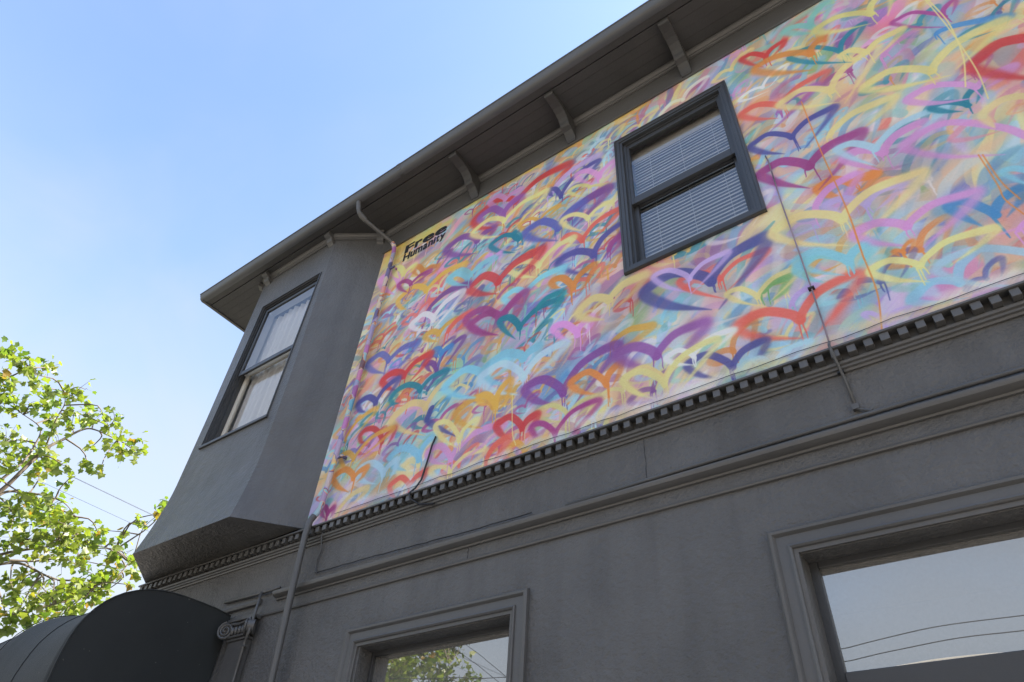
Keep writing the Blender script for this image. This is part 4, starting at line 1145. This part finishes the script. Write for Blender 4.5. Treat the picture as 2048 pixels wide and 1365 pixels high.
D0 = 13.0
CL = [(18,704,30),(58,716,12),(44,729,25),(94,738,28),(70,750,22),(9,755,28),(76,773,20),(9,788,35),(111,785,22),(147,788,26),(170,779,12),(26,805,30),(59,808,20),(97,803,20),
 (105,838,28),(147,832,25),(176,829,26),(205,826,22),(229,838,20),(217,852,18),(111,867,22),(141,855,12),(235,885,26),(264,885,26),(270,902,20),(246,905,18),(12,885,38),(53,902,28),
 (97,905,24),(182,896,13),(100,934,26),(126,931,14),(176,934,20),(200,944,8),(138,958,17),(18,931,25),(67,949,18),(59,996,28),(103,1011,28),(30,1025,38),(126,1034,22),(328,1008,15),(320,1028,12),
 (281,1043,14),(27,1027,38),(88,1021,38),(128,1048,33),(150,1070,28),(198,1070,22),(174,1086,25),(115,1080,38),(53,1080,42),(16,1091,30),(158,1112,25),(120,1115,28),(230,1088,20),(249,1112,22),
 (262,1128,18),(275,1144,12),(219,1118,20),(235,1144,20),(203,1150,28),(187,1160,28),(160,1166,25),(51,1142,16),(21,1166,30),(80,1171,25),(115,1184,30),(152,1184,30),(187,1182,25),(214,1187,12),
 (32,1193,30),(67,1203,35),(107,1209,30),(147,1211,25),(11,1227,30),(48,1235,30),(88,1230,22),(16,1257,18),(249,1064,10),(278,1046,14),(331,1013,17),(318,1032,10),(258,1170,8),(150,1230,18),(190,1205,14),(110,1245,18)]
clusters = []
for x, y_, r in CL:
    dd = D0 + random.uniform(-0.9, 0.9)
    clusters.append((at(x, y_, dd), r * 0.88 * dd / FOC))
    if r >= 20 and y_ > 980 and random.random() < 0.4: clusters.append((at(x + random.uniform(-12, 12), y_ + random.uniform(-12, 12), dd + random.uniform(0.8, 2.0)), r * 0.75 * dd / FOC))
for k in range(46):                                   # the crown goes on outside the frame
    x = random.uniform(-620, -40); y_ = random.uniform(600, 1290)
    if ((x + 330) / 330) ** 2 + ((y_ - 940) / 360) ** 2 > 1: continue
    clusters.append((at(x, y_, D0 + random.uniform(-1.6, 1.6)), random.uniform(0.25, 0.45)))
bx, by = -12.45, 1.55
L = [([(bx, by, -0.16), (bx + .03, by, 1.0), (bx - .02, by + .05, 2.4), (bx + .05, by + .1, 3.6), (bx + .1, by + .15, 4.6)], 0.24, 0.16)]
fork = (bx + .1, by + .15, 4.5)
def limb(pts, r0, r1, start=fork): L.append(([start] + [tuple(at(x, y_, D0 + dz)) for x, y_, dz in pts], r0 * 0.62, r1 * 0.7))
limb([(-90, 1045, 0), (0, 983, 0), (44, 942, 0), (88, 900, 0.1), (125, 880, .2), (164, 860, .2), (190, 860, .3), (235, 880, .3)], 0.07, 0.012)
limb([(88, 900, 0.1), (112, 840, 0), (128, 812, 0), (131, 790, 0)], 0.03, 0.008, tuple(at(60, 928, D0)))
limb([(-60, 1020, -.2), (0, 962, -.3), (45, 925, -.2), (70, 890, 0), (80, 856, .1), (40, 825, .2)], 0.05, 0.008)
limb([(-80, 1070, .1), (0, 990, .2), (50, 986, .3), (90, 992, .3), (128, 1006, .3), (152, 1034, .4)], 0.05, 0.006)
limb([(-120, 1150, 0), (0, 1110, -.1), (45, 1101, -.1), (90, 1095, -.1), (160, 1085, 0), (230, 1100, .1)], 0.05, 0.008)
limb([(-100, 1140, .3), (0, 1122, .3), (64, 1123, .3), (126, 1118, .2), (160, 1135, .2), (184, 1148, .2)], 0.045, 0.006)
limb([(-90, 1150, -.3), (27, 1126, -.2), (88, 1150, -.1), (128, 1166, 0), (170, 1195, .1)], 0.045, 0.008)
limb([(-130, 1190, 0), (0, 1230, .3), (80, 1215, .3), (200, 1180, .6), (262, 1120, .9), (285, 1060, 1.0), (322, 1025, 1.0)], 0.045, 0.006)
limb([(-330, 950, 0), (-420, 750, 0)], 0.11, 0.02)
limb([(-180, 900, .5), (-60, 800, .5), (10, 760, .4), (60, 735, .3)], 0.08, 0.008)
limb([(-240, 900, -.6), (-200, 700, -.6)], 0.09, 0.02)
campos = Vector((0, 0, CAMZ))
def front_key(p):
    q = RW @ np.array([p.x, p.y, p.z - CAMZ]); x = CX + FOC * q[0] / q[2]; y_ = CY + FOC * q[1] / q[2]
    vis = 0 <= x <= 300 and 690 <= y_ <= 1200
    return (p - campos).length + (0 if vis else 100)
make_tree((bx, by, -0.16), "sunlit yellow-green plane tree left of the bay, seen past the awning", clusters, L, 0.115, 300, front_key)

# a tree across the road, seen mirrored in the left shop window
cl2 = []
c0 = Vector((-16.6, -9.9, 7.4))
for k in range(70):
    d = Vector((random.gauss(0, 1), random.gauss(0, 1), random.gauss(0, 1))).normalized() * random.random() ** 0.4
    cl2.append((c0 + Vector((d.x * 3.1, d.y * 2.9, d.z * 2.7)), random.uniform(0.35, 0.6)))
L2 = [([(-16.6, -9.9, -0.16), (-16.6, -9.85, 1.5), (-16.5, -9.9, 3.2), (-16.55, -9.9, 4.6)], 0.22, 0.16)]
for k in range(7):
    a = k * 0.9
    L2.append(([(-16.55, -9.9, 4.5), (-16.6 + math.cos(a) * 1.0, -9.9 + math.sin(a) * 1.0, 6.0), (-16.6 + math.cos(a) * 2.2, -9.9 + math.sin(a) * 2.0, 7.4 + random.uniform(-.8, 1.4))], 0.07, 0.012))
make_tree((-16.6, -9.9, -0.16), "tree across the road, seen only as a reflection in the left shop window", cl2, L2, 0.2, 60, lambda p: (p - Vector((-4, 3, 3))).length)

# ------------------------------------------------------------------ overhead lines
def pole(x, y_, h, lab, along_x=True):
    t = empty("utility_pole", (x, y_, -0.16), lab, "pole", "utility poles carrying the overhead lines")
    MB().tube([(x, y_, -0.16), (x, y_, h * 0.5), (x, y_, h)], [0.15, 0.13, 0.10], 10).build("post", m_wood, t, smooth=True)
    if along_x: MB().box(x - 0.06, x + 0.06, y_ - 0.9, y_ + 0.9, h - 0.62, h - 0.5).build("crossarm", m_wood, t)
    else: MB().box(x - 0.9, x + 0.9, y_ - 0.06, y_ + 0.06, h - 0.62, h - 0.5).build("crossarm", m_wood, t)
    return t
pole(-38.0, -8.2, 11.6, "wooden utility pole at the far end of the mirrored wires")
pole(18.0, -8.2, 9.4, "wooden utility pole at the near end of the mirrored wires")
for k, (dy, dz) in enumerate(((0.2, 0.0), (0.2, -0.235))):
    P = [(x, -8.2 + dy, 6.43 + dz + 0.0058 * (x + 3.2) ** 2) for x in np.linspace(-38, 18, 80)]
    wire("overhead_wire", P, 0.010, m_black, ("upper" if k == 0 else "lower") + " of two wires mirrored in the wide shop window", "wire")
for k, (p, q) in enumerate((((-21, -13.5, 13.2), (-8.0, -6.0, 5.2)), ((-21.0, -13.0, 12.6), (-7.4, -6.0, 4.7)))):
    wire("service_wire", sag(p, q, 16, 0.1), 0.008, m_black, ("upper" if k == 0 else "lower") + " of two slanting wires mirrored in the left shop window", "wire")
pole(-18.3, -32.0, 10.8, "wooden utility pole on the side street, out behind the awning", False)
pole(-18.3, 40.0, 10.8, "wooden utility pole far down the side street behind the building", False)
for k, (x, z) in enumerate(((-18.0, 9.50), (-18.0, 9.93), (-18.6, 10.22))):
    wire("street_wire", sag((x, -32, z + 0.9), (x, 40, z + 0.9), 50, 0.95), 0.004, m_black, ("lowest", "middle", "highest")[k] + " of three thin wires crossing the sky behind the tree", "wire")

# ------------------------------------------------------------------ building across the road (mirrored in the wide shop window)
OB = empty("opposite_building", (0.0, -14.0, 0.0), "grey rendered building across the road with pale parapet cap, mirrored in the shop window", "building")
OH = [(-9.0 + 4.0 * i, -7.4 + 4.0 * i, z0, z0 + 1.5) for i in range(5) for z0 in (0.9, 4.2)]
bm = wall_with_holes([-11.0, 12.0], [0.0, 7.09], OH, -12.0, -12.3)
me = bpy.data.meshes.new("facade"); bm.to_mesh(me); bm.free(); obj_from("facade", me, m_opp, OB)
MB().box(-11.0, 12.0, -18.0, -12.31, 0.0, 6.60).build("body", m_opp, OB)
MB().box(-11.1, 12.1, -12.35, -11.93, 7.095, 7.15).build("parapet_cap", m_cap, OB, bevel=0.01)
for h in OH:
    w = sash_frame(h[0], h[1], h[2], h[3], 0.07, -12.12, -12.06).build("window", m_cap, OB)
    mesh("pane", [(h[0] + .06, -12.1, h[2] + .06), (h[1] - .06, -12.1, h[2] + .06), (h[1] - .06, -12.1, h[3] - .06), (h[0] + .06, -12.1, h[3] - .06)], [(0, 1, 2, 3)], m_glass_shop, w, recalc=False)
